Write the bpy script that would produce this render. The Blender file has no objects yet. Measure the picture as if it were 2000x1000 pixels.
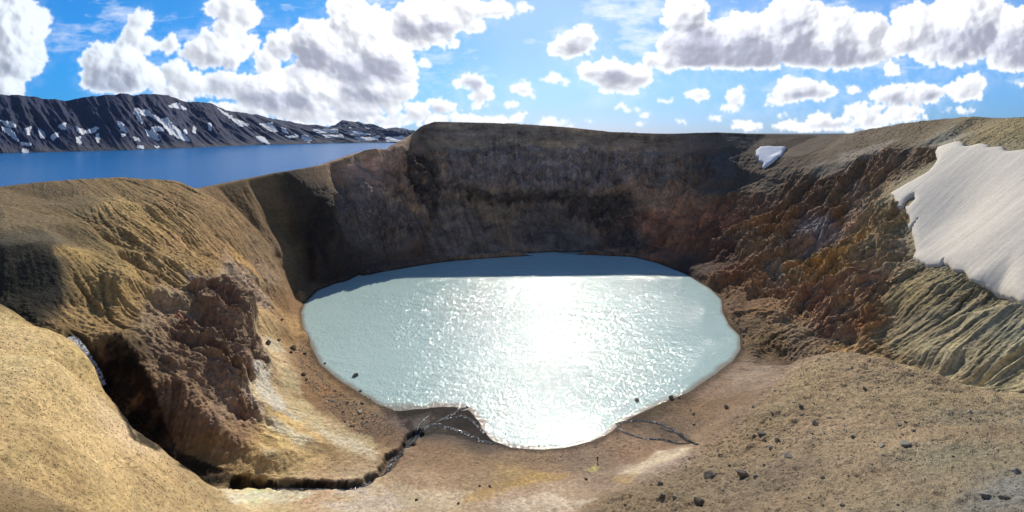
import bpy, math, random
import numpy as np
from mathutils import Vector, geometry
R = math.radians
random.seed(7); rng = np.random.default_rng(7)
sc = bpy.context.scene
COL = sc.collection

# ---------------------------------------------------------------- camera
F, HZ = 900.0, 258.0            # focal length and horizon row, in photo pixels (photo 2000 x 1000)
cam = bpy.data.cameras.new('camera'); camo = bpy.data.objects.new('camera', cam); COL.objects.link(camo)
cam.sensor_width = 36; cam.lens = 36*F/2000; cam.shift_y = -(500-HZ)/2000
cam.clip_start = .5; cam.clip_end = 60000
camo.location = (0, 0, 0); camo.rotation_euler = (R(90), 0, 0)
sc.camera = camo

# ---------------------------------------------------------------- light
SUN_EL, SUN_AZ = 31.5, 5.5        # azimuth clockwise from +Y
w = bpy.data.worlds.new('World'); sc.world = w; w.use_nodes = True
nt = w.node_tree; nt.nodes.clear()
def N(t, **k):
    n = nt.nodes.new(t)
    for a, b in k.items(): setattr(n, a, b)
    return n
L = lambda a, b: nt.links.new(a, b)
sky = N('ShaderNodeTexSky', sky_type='NISHITA', sun_disc=False, sun_elevation=R(SUN_EL), sun_rotation=R(SUN_AZ))
sky.altitude = 1100; sky.air_density = 1.0; sky.dust_density = .6; sky.ozone_density = 2.0
out = N('ShaderNodeOutputWorld')
bgs = N('ShaderNodeBackground'); bgs.inputs[1].default_value = .10
L(sky.outputs[0], bgs.inputs[0])
L(bgs.outputs[0], out.inputs[0])
sl = bpy.data.lights.new('sun', 'SUN'); so = bpy.data.objects.new('sun', sl); COL.objects.link(so)
sl.energy = 4.2; sl.angle = R(.5); sl.color = (1, .93, .82)
sd = Vector((math.sin(R(SUN_AZ))*math.cos(R(SUN_EL)), math.cos(R(SUN_AZ))*math.cos(R(SUN_EL)), math.sin(R(SUN_EL))))
so.rotation_euler = sd.to_track_quat('Z', 'Y').to_euler(); so.location = (0, 0, 300)
vs = sc.view_settings; vs.view_transform = 'Standard'; vs.look = 'None'; vs.exposure = .22; vs.gamma = 1

# ---------------------------------------------------------------- numpy helpers
PERM = rng.permutation(4096).astype(np.int32)
GR = rng.normal(size=(4096, 3)); GR = (GR/np.linalg.norm(GR, axis=1)[:, None]).astype(np.float32)
def perlin(x, y, z):
    x = np.asarray(x, np.float32); y = np.asarray(y, np.float32); z = np.asarray(z, np.float32)
    xi = np.floor(x); yi = np.floor(y); zi = np.floor(z)
    xf = x-xi; yf = y-yi; zf = z-zi
    xi = xi.astype(np.int32); yi = yi.astype(np.int32); zi = zi.astype(np.int32)
    u = xf*xf*xf*(xf*(xf*6-15)+10); v = yf*yf*yf*(yf*(yf*6-15)+10); t = zf*zf*zf*(zf*(zf*6-15)+10)
    def c(a, b, d):
        h = PERM[(PERM[(PERM[(xi+a) & 4095]+yi+b) & 4095]+zi+d) & 4095]
        g = GR[h]
        return g[..., 0]*(xf-a)+g[..., 1]*(yf-b)+g[..., 2]*(zf-d)
    def lx(b, d):
        p = c(0, b, d); return p+u*(c(1, b, d)-p)
    def ly(d):
        p = lx(0, d); return p+v*(lx(1, d)-p)
    p = ly(0); return (p+t*(ly(1)-p))*1.6
def fbm(x, y, z, s, o=4, g=.5, kind=0, lac=2.03):
    r = 0; a = 1.; tot = 0; f = 1./s
    for i in range(o):
        n = perlin(x*f+17.3*i, y*f-9.1*i, z*f+3.7*i)
        if kind == 1: n = 1-2*np.abs(n)*1.4       # ridged
        elif kind == 2: n = 2*np.abs(n)*1.4-1      # billow
        r = r+a*n; tot += a; a *= g; f *= lac
    return r/tot
def sstep(a, b, x):
    t = np.clip((x-a)/(b-a), 0, 1); return t*t*(3-2*t)
def blur(a, s):
    k = int(max(1, round(s*3))); w_ = np.exp(-.5*(np.arange(-k, k+1)/s)**2); w_ /= w_.sum()
    for ax in (0, 1):
        p = np.pad(a, [(k, k) if i == ax else (0, 0) for i in range(2)], mode='edge')
        r = 0
        for i, q in enumerate(w_):
            r = r+q*(p[i:i+a.shape[0]] if ax == 0 else p[:, i:i+a.shape[1]])
        a = r
    return a

# ---------------------------------------------------------------- clouds: puffs heaped up numerically, kept as a direction map for the world
BODY = """660,228,26,7 700,224,20,7 880,222,22,7 975,228,20,6 1150,236,18,5 1330,236,16,5 1395,232,22,6 1250,240,20,5 1530,222,18,6 590,226,24,8 480,196,30,10 1040,190,12,5 1300,196,24,6 960,240,60,12 1080,240,40,11 1460,246,40,12 1560,246,60,13 1690,232,70,18 1780,222,60,15 900,232,50,12 600,170,130,40 720,170,110,34 830,80,80,20 620,225,130,14 800,228,90,12 1420,110,90,30 1640,60,70,40 1560,40,60,40 1700,212,60,10 580,245,120,12 720,240,120,12 860,232,90,11 700,200,120,16 560,215,110,20 1640,252,90,9 15,55,72,62 30,112,58,42 0,30,60,40 12,168,38,28 62,100,30,28 200,122,44,36 240,118,46,32 272,150,46,32 188,158,38,26 240,165,66,22 300,160,26,22
275,42,26,24 260,70,20,26 285,90,42,16 332,85,20,20 430,98,66,38 470,88,32,28 398,104,42,30 452,60,24,36 455,18,42,30 482,30,26,28 420,18,18,22
342,140,26,22 378,165,54,26 440,165,64,26 540,180,100,38 604,200,52,30 350,182,56,20 500,215,140,20 545,88,32,28 610,78,38,40 640,104,56,52 700,62,64,54 680,18,44,28 740,112,68,48 680,132,72,38 768,140,50,34 522,120,20,26
830,40,84,40 790,58,46,28 900,20,64,26 970,20,44,18 1022,15,26,12 925,50,22,17 856,58,36,22 700,186,70,16 765,192,54,15 690,216,70,17 800,216,60,16 860,206,34,14 640,236,110,12 780,238,100,12 832,125,13,9 800,165,20,6
925,160,27,17 900,165,18,9 942,184,18,21 936,207,26,8 960,236,52,9 1020,174,25,15 1085,154,30,11 1110,162,10,8 1001,205,18,7 1010,226,26,11 1075,241,24,7 1115,246,13,5
1122,84,38,28 1096,98,28,17 1142,70,20,22 1195,146,54,30 1242,150,36,24 1158,140,30,22 1210,172,50,15 1215,206,14,7 1235,215,20,6 1260,226,17,5
1340,30,40,42 1360,90,74,46 1450,82,84,50 1550,62,74,54 1620,84,74,46 1698,62,34,36 1500,118,150,20 1620,118,84,22 1300,122,34,20 1276,114,20,16 1690,102,44,28 1530,15,26,22
1800,50,64,42 1900,50,104,56 1985,80,56,56 1850,100,84,30 1962,122,44,20 1752,82,36,30 1772,40,28,28 1366,187,34,14 1436,188,22,16 1424,210,28,8 1560,176,62,24 1602,180,34,18 1530,191,34,15 1508,205,18,6
1670,176,16,8 1740,186,46,20 1800,186,54,22 1880,176,44,22 1904,162,30,17 1741,136,13,18 1872,216,44,8 1760,212,38,11 1460,248,24,8 1540,249,34,8 1610,236,44,18 1680,216,42,15 1650,251,54,9 1742,230,42,14 1700,242,54,12 1992,160,17,8
-120,120,110,50 -300,60,140,70 -250,210,160,25 2120,150,120,50 2350,80,140,60 2250,220,140,20 1180,-90,90,40 700,-100,160,50 300,-140,120,50 1500,-120,150,60 1900,-130,130,50 0,-150,130,50 950,-230,120,40 1300,-300,140,50 500,-330,160,60 -300,-200,160,60 2300,-200,180,60"""
CORE = """15,130,50,14,.5 210,160,60,26,.95 270,135,40,16,.3 440,130,50,14,.45 440,165,60,18,.5 540,192,90,14,.85 560,205,60,8,1 560,100,22,20,.5 600,115,70,28,.95 590,90,30,22,.5 710,138,95,26,1.1 760,120,40,22,.5 640,70,20,24,.3 790,60,28,24,.7 850,56,42,18,.8 720,188,70,10,.9 690,180,30,14,1 690,215,60,12,.6 740,232,90,8,.5 850,213,30,7,.8 925,163,28,17,1.2 1018,178,18,10,.9 1010,232,20,5,.5
1130,88,24,24,.7 1200,148,42,12,1 1240,155,20,10,.3 1370,95,80,44,1.25 1460,100,100,36,1.2 1560,110,110,30,1.2 1540,60,50,36,.9 1640,110,80,26,.9 1340,50,30,30,.6 1480,125,150,12,.8 1650,70,40,26,.4 1900,80,100,36,.95 1980,95,60,40,.95 1820,90,60,26,.5 1370,193,28,9,.8 1560,188,60,11,1 1590,178,26,10,.6 1750,192,40,12,.8 1830,190,60,14,.8 1640,250,50,8,.8 1590,244,30,8,.5 1700,225,40,8,.4 1460,252,16,4,.6"""
def make_clouds():
    r_ = np.random.default_rng(5); S = 1.6; x0, x1, y0, y1 = -620, 2620, -460, 262
    W_, H_ = int((x1-x0)/S), int((y1-y0)/S)
    xs = x0+(np.arange(W_)+.5)*S; ys = y0+(np.arange(H_)+.5)*S; XX, YY = np.meshgrid(xs, ys)
    h = np.zeros((H_, W_), np.float32)
    def puff(cx_, cy_, r, zc):
        i0, i1 = max(0, int((cx_-r-x0)/S)), min(W_, int((cx_+r-x0)/S)+2); j0, j1 = max(0, int((cy_-r-y0)/S)), min(H_, int((cy_+r-y0)/S)+2)
        if i0 >= i1 or j0 >= j1: return
        d2 = (XX[j0:j1, i0:i1]-cx_)**2+(YY[j0:j1, i0:i1]-cy_)**2
        v = np.where(d2 < r*r, zc+np.sqrt(np.maximum(r*r-d2, 0)), 0); np.maximum(h[j0:j1, i0:i1], v, out=h[j0:j1, i0:i1])
    for b in BODY.split():
        cx_, cy_, rx, ry = map(float, b.split(','))
        for k in range(int(14+rx*ry/90)):
            a = r_.uniform(0, 2*math.pi); q = r_.uniform(.0, 1)**.5*.80; x = cx_+math.cos(a)*rx*q; y = cy_+math.sin(a)*ry*q*(1 if math.sin(a) < 0 else .8)
            edge = 1-q; r = ry*(.26+.50*edge)*r_.uniform(.7, 1.15); zc = ry*.9*edge
            puff(x, y, r, zc)
            for m in range(5):
                a2 = r_.uniform(0, 2*math.pi); r2 = r*r_.uniform(.28, .5); puff(x+math.cos(a2)*r*.85, y+math.sin(a2)*r*.8, r2, zc+r*.12)
                for n in range(2):
                    a3 = r_.uniform(0, 2*math.pi); r3 = r2*r_.uniform(.3, .5); puff(x+math.cos(a2)*r*.85+math.cos(a3)*r2*.9, y+math.sin(a2)*r*.8+math.sin(a3)*r2*.9, r3, zc+r*.1)
    # wind-torn warp of the heap
    def bil(A, fx, fy):
        fx = np.clip(fx, 0, W_-1.01); fy = np.clip(fy, 0, H_-1.01); i = fx.astype(int); j = fy.astype(int); u = fx-i; v = fy-j
        return (A[j, i]*(1-u)+A[j, i+1]*u)*(1-v)+(A[j+1, i]*(1-u)+A[j+1, i+1]*u)*v
    zz = 0*XX; w1 = fbm(XX, YY, zz, 34, 5, .62); w2 = fbm(XX, YY, zz+71, 34, 5, .62)
    jj, ii = np.meshgrid(np.arange(H_), np.arange(W_), indexing='ij')
    w3 = fbm(XX, YY, zz+15, 8, 4, .7); w4 = fbm(XX, YY, zz+25, 8, 4, .7)
    h = bil(h, ii+(w1*16+w3*10)/S, jj+(w2*13+w4*9)/S)
    h = h*(1+.35*fbm(XX, YY, zz+9, 26, 5, .6))+(4.5*fbm(XX, YY, zz+5, 14, 5, .7)+.6)*sstep(.02, .35, blur((h > 1).astype(np.float32), 5))
    ew = 8+17*sstep(-.1, .45, fbm(XX, YY, zz+310, 45, 4, .6)); al = blur(sstep(.22, 1.05, h/ew+.22)*.98, .85)
    # thin veils
    veil = np.clip(fbm(XX*.45, YY*1.3, zz+200, 60, 6, .62)-.06, 0, 1)*sstep(262, 60, YY); near = blur((h > 4).astype(float), 14)
    al = np.maximum(al, np.clip(veil*1.5+.6*near*(.22+1.0*fbm(XX, YY, zz+31, 26, 5, .6)), 0, .6)*sstep(0, .25, near+veil*3))
    hs = blur(h, .9); gy_, gx_ = np.gradient(hs, S); lx_ = 1080-XX; ly_ = -300-YY; ll = np.hypot(lx_, ly_); lx_ /= ll; ly_ /= ll
    hb = blur(h, 3.2); gy2, gx2 = np.gradient(hb, S)
    lam = -(gx_*lx_+gy_*ly_)/np.sqrt(1+gx_**2+gy_**2); lam2 = -(gx2*lx_+gy2*ly_)/np.sqrt(1+gx2**2+gy2**2)
    thick = sstep(6, 60, hb)
    cw = fbm(XX, YY, zz+80, 40, 4, .6); cw2 = fbm(XX, YY, zz+120, 40, 4, .6); core = 0*XX
    for b in CORE.split():
        cx_, cy_, rx, ry, a = map(float, b.split(','))
        d = np.hypot((XX-cx_+cw*16)/(rx*1.2), (YY-cy_+cw2*9)/(ry*1.35)); core = np.maximum(core, a*sstep(1.15, .25, d))
    rim = sstep(.55, 1., blur(al, 5)); turb = fbm(XX, YY, zz+44, 22, 5, .6); core = blur(core, 4)
    core = np.clip(core*(.95+.75*turb)-.10*np.clip(blur(lam, 1.2), -1, 1)-.16*lam2, 0, 1)*rim
    core = np.clip(core+.26*rim*thick*np.clip(-lam2*1.2, 0, 1)+.10*rim*thick*np.clip(-lam, 0, 1)+.10*rim*sstep(0,.5,fbm(XX, YY, zz+144, 30, 5, .6)), 0, 1)
    lit = np.clip(1.06-.10*rim+.13*rim*blur(lam, .8)+.20*rim*lam2+.10*rim*fbm(XX, YY, zz+66, 16, 5, .65), .72, 1.15)
    c0 = np.array([.90, .91, .94]); c1 = np.array([.46, .475, .57]); cc = c0*(1-core[..., None])+c1*core[..., None]
    side = sstep(700, 100, XX)[..., None]; cc = cc*(1-side*np.array([.22, .16, .10]))
    cc = cc*lit[..., None]
    img = bpy.data.images.new('cloud_field', W_, H_, alpha=True, float_buffer=True); img.alpha_mode = 'CHANNEL_PACKED'; img.colorspace_settings.name = 'Non-Color'
    px = np.zeros((H_, W_, 4), np.float32); px[..., :3] = cc; px[..., 3] = al; px[0, :, 3] = px[-1, :, 3] = px[:, 0, 3] = px[:, -1, 3] = 0
    img.pixels.foreach_set(np.ascontiguousarray(px[::-1]).ravel()); img.pack()
    return img, x0, x1, y0, y1
img, x0, x1, y0, y1 = make_clouds()
tc = N('ShaderNodeTexCoord'); sx = N('ShaderNodeSeparateXYZ'); L(tc.outputs['Generated'], sx.inputs[0])
def mth(op, a, b=None, c=None):
    n = N('ShaderNodeMath', operation=op)
    for i, v in enumerate((a, b, c)):
        if v is None: continue
        if isinstance(v, (int, float)): n.inputs[i].default_value = v
        else: L(v, n.inputs[i])
    return n.outputs[0]
ay = mth('MAXIMUM', mth('ABSOLUTE', sx.outputs[1]), .02)
uu = mth('DIVIDE', sx.outputs[0], ay); vv = mth('DIVIDE', sx.outputs[2], ay)
tu = mth('MULTIPLY_ADD', uu, F/(x1-x0), (1000-x0)/(x1-x0)); tvv = mth('MULTIPLY_ADD', vv, F/(y1-y0), (y1-HZ)/(y1-y0))
cb = N('ShaderNodeCombineXYZ'); L(tu, cb.inputs[0]); L(tvv, cb.inputs[1])
im = N('ShaderNodeTexImage', image=img, extension='CLIP'); L(cb.outputs[0], im.inputs[0])
def ramp(v, a, b, *st):
    mr = N('ShaderNodeMapRange'); mr.inputs[1].default_value = a; mr.inputs[2].default_value = b; L(v, mr.inputs[0])
    x = N('ShaderNodeValToRGB'); e = x.color_ramp.elements
    while len(e) < len(st): e.new(.5)
    for k, (p, c) in zip(e, st): k.position = p; k.color = (*c, 1)
    L(mr.outputs[0], x.inputs[0]); return x.outputs[0]
def mix(a, b, f, mode='MIX'):
    x = N('ShaderNodeMix', data_type='RGBA', blend_type=mode)
    for i, v in ((0, f), (6, a), (7, b)):
        if isinstance(v, (int, float)): x.inputs[i].default_value = v
        else: L(v, x.inputs[i])
    return x.outputs[2]
tint_az = ramp(sx.outputs[0], -.8, .8, (0, (.08, .62, 1.08)), (.25, (.26, .72, 1.04)), (.5, (.74, .88, 1.02)), (.62, (.74, .88, 1.02)), (1, (.42, .74, 1.0)))
tint_el = ramp(sx.outputs[2], 0, .5, (0, (.46, .54, .86)), (.08, (.52, .62, .9)), (.2, (.66, .76, .93)), (.5, (.9, .95, 1.0)), (1, (.85, .95, 1.0)))
skyc = mix(mix(sky.outputs[0], tint_az, 1., 'MULTIPLY'), tint_el, 1., 'MULTIPLY')
bgc = N('ShaderNodeBackground'); bgc.inputs[1].default_value = 1.06; L(im.outputs[0], bgc.inputs[0]); L(skyc, bgs.inputs[0])
mx = N('ShaderNodeMixShader'); L(im.outputs[1], mx.inputs[0]); L(bgs.outputs[0], mx.inputs[1]); L(bgc.outputs[0], mx.inputs[2]); L(mx.outputs[0], out.inputs[0])

# ---------------------------------------------------------------- terrain control points: (px, py, depth) read as points in metres
LAKE, BIG = -90.0, -105.0
def P(px, py, d): return (d*(px-1000)/F, d, -d*(py-HZ)/F)
def PZ(px, py, z): d = -z*F/(py-HZ); return (d*(px-1000)/F, d, z)
V, E = [], []
def line(pts, close=False, con=True):
    s = len(V); V.extend(pts)
    if con:
        for i in range(len(pts)-1): E.append((s+i, s+i+1))
        if close: E.append((len(V)-1, s))
SHORE = [(1150,492),(1080,492),(1000,496),(900,502),(840,510),(760,523),(700,536),(650,550),(618,568),(595,590),(588,610),(592,640),(605,670),(625,710),
 (660,740),(700,765),(740,790),(775,804),(830,797),(880,793),(915,797),(935,818),(945,840),(962,862),(1000,874),(1050,878),(1100,875),(1150,862),(1185,848),
 (1215,822),(1250,805),(1300,782),(1350,762),(1400,728),(1430,705),(1447,680),(1445,655),(1425,635),(1412,610),(1410,585),(1390,565),(1340,535),(1290,515),(1240,500),(1200,495)]
sh = [PZ(a, b, LAKE) for a, b in SHORE]
line(sh, True)
cx, cy = np.mean([p[0] for p in sh]), np.mean([p[1] for p in sh])
def inset(p, m, z):
    dx, dy = cx-p[0], cy-p[1]; l = math.hypot(dx, dy); return (p[0]+dx/l*m, p[1]+dy/l*m, z)
line([inset(p, 9, LAKE-3.0) for p in sh], True)
line([(cx, cy, LAKE-8)], con=False)
# beach strip round the water
BEACH = [(1150,488,-86.5),(1000,491,-86.5),(840,503,-86.5),(700,525,-86.5),(620,549,-86.8),(575,580,-87),(560,620,-87.5),(578,670,-88.4),(600,715,-88.6),(645,765,-88.4),(700,800,-88.6),(740,830,-88.6),
  (790,850,-88.7),(850,850,-88.9),(920,862,-89),(980,885,-89),(1060,892,-89),(1160,880,-89),(1230,850,-89.2),(1330,815,-89),(1400,765,-88.6),(1470,715,-88.4),(1475,665,-87.5),(1450,622,-86.5),(1432,580,-86),(1400,548,-86),(1345,520,-86),(1250,492,-86.5)]
line([PZ(*b) for b in BEACH], True)
# floor in front of the lake and the bottom talus
line([PZ(*p) for p in [(560,920,-84.6),(640,925,-85),(700,930,-85.6),(735,912,-86),(770,880,-87.5),(800,850,-88.2)]], con=False)
line([PZ(*p) for p in [(470,960,-82.6),(540,975,-83),(650,975,-83.5),(760,960,-84.5),(850,950,-85),(850,900,-87.6),(950,920,-87),(1050,935,-86.5),(1160,925,-86.8),(1250,900,-87.3),(1320,868,-88),
  (500,1000,-81.5),(650,1000,-82.3),(800,1000,-82.8),(950,1000,-83.2),(950,960,-85),(1100,985,-83.2),(1150,955,-85.6),
  (600,1100,-78),(800,1120,-78),(1000,1100,-79),(400,1150,-68),(700,1300,-66),(1000,1350,-64),(800,1700,-42),(1000,1800,-38),(1100,1200,-73)]], con=False)
# left near slope (foreground) and its edge above the ravine
line([P(*p) for p in [(-700,470,105),(-400,520,106),(-200,555,108),(0,590,110),(60,625,109.5),(115,650,109),(150,668,108),(182,705,107),(192,745,106),(215,785,104.5),(240,820,103),(258,850,102),(300,872,102),(345,905,102),(390,940,102),(430,965,102)]])
line([P(*p) for p in [(0,1000,45),(0,800,70),(100,700,88),(100,850,68),(200,1000,65),(200,850,85),(300,940,86),(300,1000,80),(400,1000,92),(0,690,90),(-300,700,75),(-500,1000,38),(-700,650,75),(100,1000,54),(-150,900,50),
  (0,1500,23),(300,1500,38),(-400,1600,17)]], con=False)
# ravine bottom
line([P(*p) for p in [(-400,575,116),(-200,590,118),(0,640,116),(60,668,116),(110,682,117),(140,690,117),(170,735,115.5),(190,790,113),(215,850,111),(245,905,109),(290,935,108.5),(350,948,108.5),(420,955,108.5),(470,950,109.5)]])
# stream across the floor
line([PZ(*p) for p in [(540,951,-83.7),(600,950,-84),(650,951,-84.3),(700,946,-84.8),(740,928,-85.6),(765,905,-86.3),(790,872,-87.4),(815,845,-88.4),(850,825,-89.2)]])
# spur left: top of the shaded face, its foot, ridge lines
line([P(*p) for p in [(-400,480,132),(-150,482,128),(0,479,127),(50,472,132),(103,466,139)]])
line([P(*p) for p in [(103,466,139),(118,510,135),(126,560,131),(132,600,128),(150,640,125),(190,652,124.5)]], con=False)
line([P(*p) for p in [(0,580,121.5),(60,605,121.5),(110,640,121)]], con=False)
line([P(*p) for p in [(170,430,156),(205,470,154),(250,512,150),(290,560,147)]])
line([P(*p) for p in [(168,445,161),(196,481,158.5),(238,524,154.5),(268,564,150)]], con=False)
line([P(*p) for p in [(262,575,143),(240,540,142),(200,520,144),(150,480,146),(180,560,137),(230,620,133),(280,640,134),(180,620,130)]], con=False)
# black ravine wall (lit brow and shaded foot)
line([P(*p) for p in [(218,652,127),(235,650,126.5),(264,682,125),(302,742,122.5),(318,800,120),(350,866,117),(390,892,115.5),(430,905,114)]])
line([P(*p) for p in [(300,700,128),(350,740,126),(400,800,122),(450,850,119),(500,880,117.5),(560,880,119),(620,890,121.5),(680,880,124)]], con=False)
line([P(*p) for p in [(203,760,119.5),(225,812,117.5),(250,852,116),(282,884,114.5),(322,908,113),(365,930,111.5)]], con=False)
# shallow bar of the delta
line([PZ(*p) for p in [(800,786,-90.35),(850,784,-90.35),(900,787,-90.35),(930,800,-90.4),(955,822,-90.4),(965,850,-90.4),(770,790,-90.4),(1400,715,-90.5),(1430,690,-90.6),(1360,742,-90.6)]], con=False)
# crags on the left slope
line([P(*p) for p in [(300,610,146),(350,640,146),(400,680,142),(440,740,136),(470,800,130),(500,830,126)]], con=False)
line([P(*p) for p in [(400,590,160),(450,570,171),(480,600,169),(450,640,156),(480,680,150)]], con=False)
line([PZ(*p) for p in [(520,880,-80.5),(500,790,-77),(520,740,-78),(540,700,-81),(500,660,-76),(490,720,-73),(580,850,-83),(620,800,-86),(560,760,-83),(660,870,-86.3),(600,650,-88),(560,640,-82),(540,600,-77),(580,560,-82),(560,570,-79),(605,545,-85.8)]], con=False)
line([P(*p) for p in [(500,560,208),(480,520,208),(450,500,200),(400,450,198),(350,500,176),(340,560,160),(420,540,178),(300,400,188),(240,400,180),(250,450,168),(330,450,182),(380,420,200),(300,500,164),(540,520,240),(520,470,246),(480,430,235),(440,400,226),(560,460,268)]], con=False)
# rim skyline from the left round the back to the right
RIM = [(-700,350,150),(-400,362,160),(-150,367,166),(0,365,176),(80,355,186),(180,348,200),(240,346,208),(300,349,214),(345,355,220),(365,362,226),(383,370,236),(420,364,248),(480,350,264),(560,334,288),(640,320,322),(690,303,345),(715,293,352),(735,290,356),(760,292,370),(785,281,384),(805,262,418),(825,245,430),(850,237,438),
 (900,238,446),(1000,241,446),(1100,247,442),(1200,258,435),(1300,261,428),(1400,258,420),(1500,262,410),(1600,264,390),(1650,262,372),(1700,252,348),(1750,243,325),(1800,236,302),(1850,231,282),(1900,228,262),(1950,225,244),(2000,222,230),(2100,220,205),(2300,215,170),(2700,205,140)]
line([P(*p) for p in RIM])
# ground falling away outside the rim
for m, dz in ((14, -2.2), (45, -13), (110, -40), (230, -78), (420, -110)):
    pts = []
    for a, b, d in RIM[::2]:
        x, y, z = P(a, b, d); l = math.hypot(x-cx, y-cy-20); k = (l+m)/l
        if a > 1150: q = -max(1, m*.12)
        elif a > 820: q = -max(1.2, m*.15)
        else: q = max(dz, -104-z) if m < 400 else -112-z
        if a < 0: q = dz*.4
        pts.append((cx+(x-cx)*k, cy+20+(y-cy-20)*k, z+q))
    line(pts, con=False)
# plateau on the left, between rim and the shaded face
line([P(*p) for p in [(0,400,158),(80,390,174),(0,440,138),(80,440,144),(140,400,172),(150,430,156),(-300,420,145),(-500,420,135),(170,380,184)]], con=False)
# back wall: apron, cliff foot, scree
line([P(*p) for p in [(800,300,403),(850,277,420),(900,272,429),(1000,276,430),(1100,283,428),(1200,290,427),(1300,292,420),(1400,296,402),(1450,300,388)]])
line([P(*p) for p in [(700,360,322),(760,375,345),(850,370,372),(950,368,388),(1050,370,396),(1150,370,398),(1230,375,392),(1300,370,392),(1380,372,378),(1440,370,362)]])
line([P(*p) for p in [(640,400,294),(660,470,288),(700,430,306),(760,440,322),(700,500,292),(760,500,310),(850,440,348),(850,480,330),(950,440,364),(1050,440,372),(1150,440,374),(1220,450,362),(620,500,272),(600,430,282),(650,345,321),(900,410,368),(1000,400,384),
   (1240,420,372),(1280,410,366),(1330,400,362),(1260,470,346),(1320,470,330),(1300,490,330),(1370,500,306),(1400,440,330),(1380,400,352),(1420,520,286)]], con=False)
# right: upper slope, cliff brow, red cliffs, snow slope, gullied slope
line([P(*p) for p in [(1440,372,354),(1500,345,346),(1560,332,336),(1640,318,312),(1700,306,292),(1770,300,270),(1830,292,250)]])
line([P(*p) for p in [(1500,310,369),(1600,300,344),(1700,280,318),(1800,262,285),(1900,262,252),(2000,262,214),(1450,330,368)]], con=False)
line([P(*p) for p in [(1870,282,240),(1920,286,226),(2000,298,202),(2150,310,175),(2400,320,140)]], con=False)
line([P(*p) for p in [(1460,440,308),(1500,410,318),(1560,400,310),(1640,400,285),(1700,380,272),(1770,350,248),(1480,500,272),(1450,540,262),(1540,480,270),(1620,470,262),(1700,450,238),(1750,380,240),(1560,560,232),(1640,540,226),(1470,590,234),(1520,610,212),(1500,650,198),(1600,620,205),
   (1780,420,222),(1780,510,200),(1700,560,198),(1840,520,188),(1900,560,170),(1700,640,183),(1640,680,180),(1850,460,204),(1900,400,205),(2000,400,180),(2000,480,167),(2000,590,152),(1950,600,160),(1850,620,166),(1800,680,160),(1760,700,163),(1900,690,150),(2000,690,141),(2000,760,134),(1850,740,150),
   (2200,500,140),(2200,650,118),(2200,780,105),(2500,500,115),(2500,700,95),(1560,690,182),(1500,690,186)]], con=False)
# right near mound
line([P(*p) for p in [(1130,1000,99),(1200,965,103),(1265,930,108),(1300,908,112),(1370,862,121),(1440,800,134),(1490,755,146),(1550,712,160)]], con=False)
line([P(*p) for p in [(1560,704,155),(1600,692,151),(1640,689,148),(1680,691,144),(1740,701,138),(1800,720,130),(1870,745,122),(1950,770,113),(2000,782,107),(2150,800,94),(2400,830,75)]])
line([P(*p) for p in [(1600,740,168),(1700,740,160),(1800,765,148),(1900,790,136),(2000,805,126),(2200,830,106)]], con=False)
line([P(*p) for p in [(1600,760,125),(1600,850,99),(1700,760,120),(1700,850,92),(1800,850,82),(1900,850,78),(2000,880,66),(1500,800,118),(1500,900,96),(1400,900,106),(1400,1000,80),(1300,960,97),(1300,1000,88),(1600,1000,60),(1700,930,68),(1800,1000,48),(2000,1000,40),(1500,1000,68),(2300,950,42),(2300,1200,24),
  (1300,1300,48),(1600,1400,32),(2000,1500,18)]], con=False)
# where the photographer stands
line([(0,0,-1.7),(-6,3,-3.5),(6,3,-3.5),(0,8,-8.5),(-20,-5,-4),(20,-5,-4),(-80,-50,6),(80,-50,6),(0,-60,2),(-300,-50,5),(300,-50,8),(420,120,20),(-420,60,-10),(-420,-60,0),(420,-60,10),(0,25,-24),(-15,20,-20),(15,20,-20)], con=False)
line([(-430,710,-118),(430,710,-30),(0,715,-60),(-430,380,-118),(430,380,-10),(-440,200,-100)], con=False)

# ---- triangulate, rasterise to a height grid
res = geometry.delaunay_2d_cdt([Vector((a, b)) for a, b, c in V], E, [], 0, .01)
tv, tf, ov = res[0], res[2], res[3]
Vn = np.array(V)
TV = np.array([(v.x, v.y, 0) for v in tv])
for i, o in enumerate(ov):
    if o: TV[i, 2] = Vn[o[0], 2]
    else:
        dd = np.hypot(Vn[:, 0]-TV[i, 0], Vn[:, 1]-TV[i, 1]); k = np.argsort(dd)[:4]; w_ = 1/(dd[k]+.1); TV[i, 2] = (Vn[k, 2]*w_).sum()/w_.sum()
GX0, GX1, GY0, GY1, GS = -425., 425., -58., 708., .5
gx = np.arange(GX0, GX1, GS); gy = np.arange(GY0, GY1, GS)
G = np.full((len(gy), len(gx)), -60.)
for f in tf:
    a, b, c = TV[f[0]], TV[f[1]], TV[f[2]]
    i0 = max(0, int((min(a[0], b[0], c[0])-GX0)/GS)); i1 = min(len(gx), int((max(a[0], b[0], c[0])-GX0)/GS)+2)
    j0 = max(0, int((min(a[1], b[1], c[1])-GY0)/GS)); j1 = min(len(gy), int((max(a[1], b[1], c[1])-GY0)/GS)+2)
    if i0 >= i1 or j0 >= j1: continue
    X, Y = np.meshgrid(gx[i0:i1], gy[j0:j1])
    D = (b[0]-a[0])*(c[1]-a[1])-(c[0]-a[0])*(b[1]-a[1])
    if abs(D) < 1e-9: continue
    u = ((X-a[0])*(c[1]-a[1])-(c[0]-a[0])*(Y-a[1]))/D
    v = ((b[0]-a[0])*(Y-a[1])-(X-a[0])*(b[1]-a[1]))/D
    m = (u >= -1e-6) & (v >= -1e-6) & (u+v <= 1+1e-6)
    s = G[j0:j1, i0:i1]; s[m] = (a[2]+u*(b[2]-a[2])+v*(c[2]-a[2]))[m]
G = blur(G, 1.5)
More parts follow.
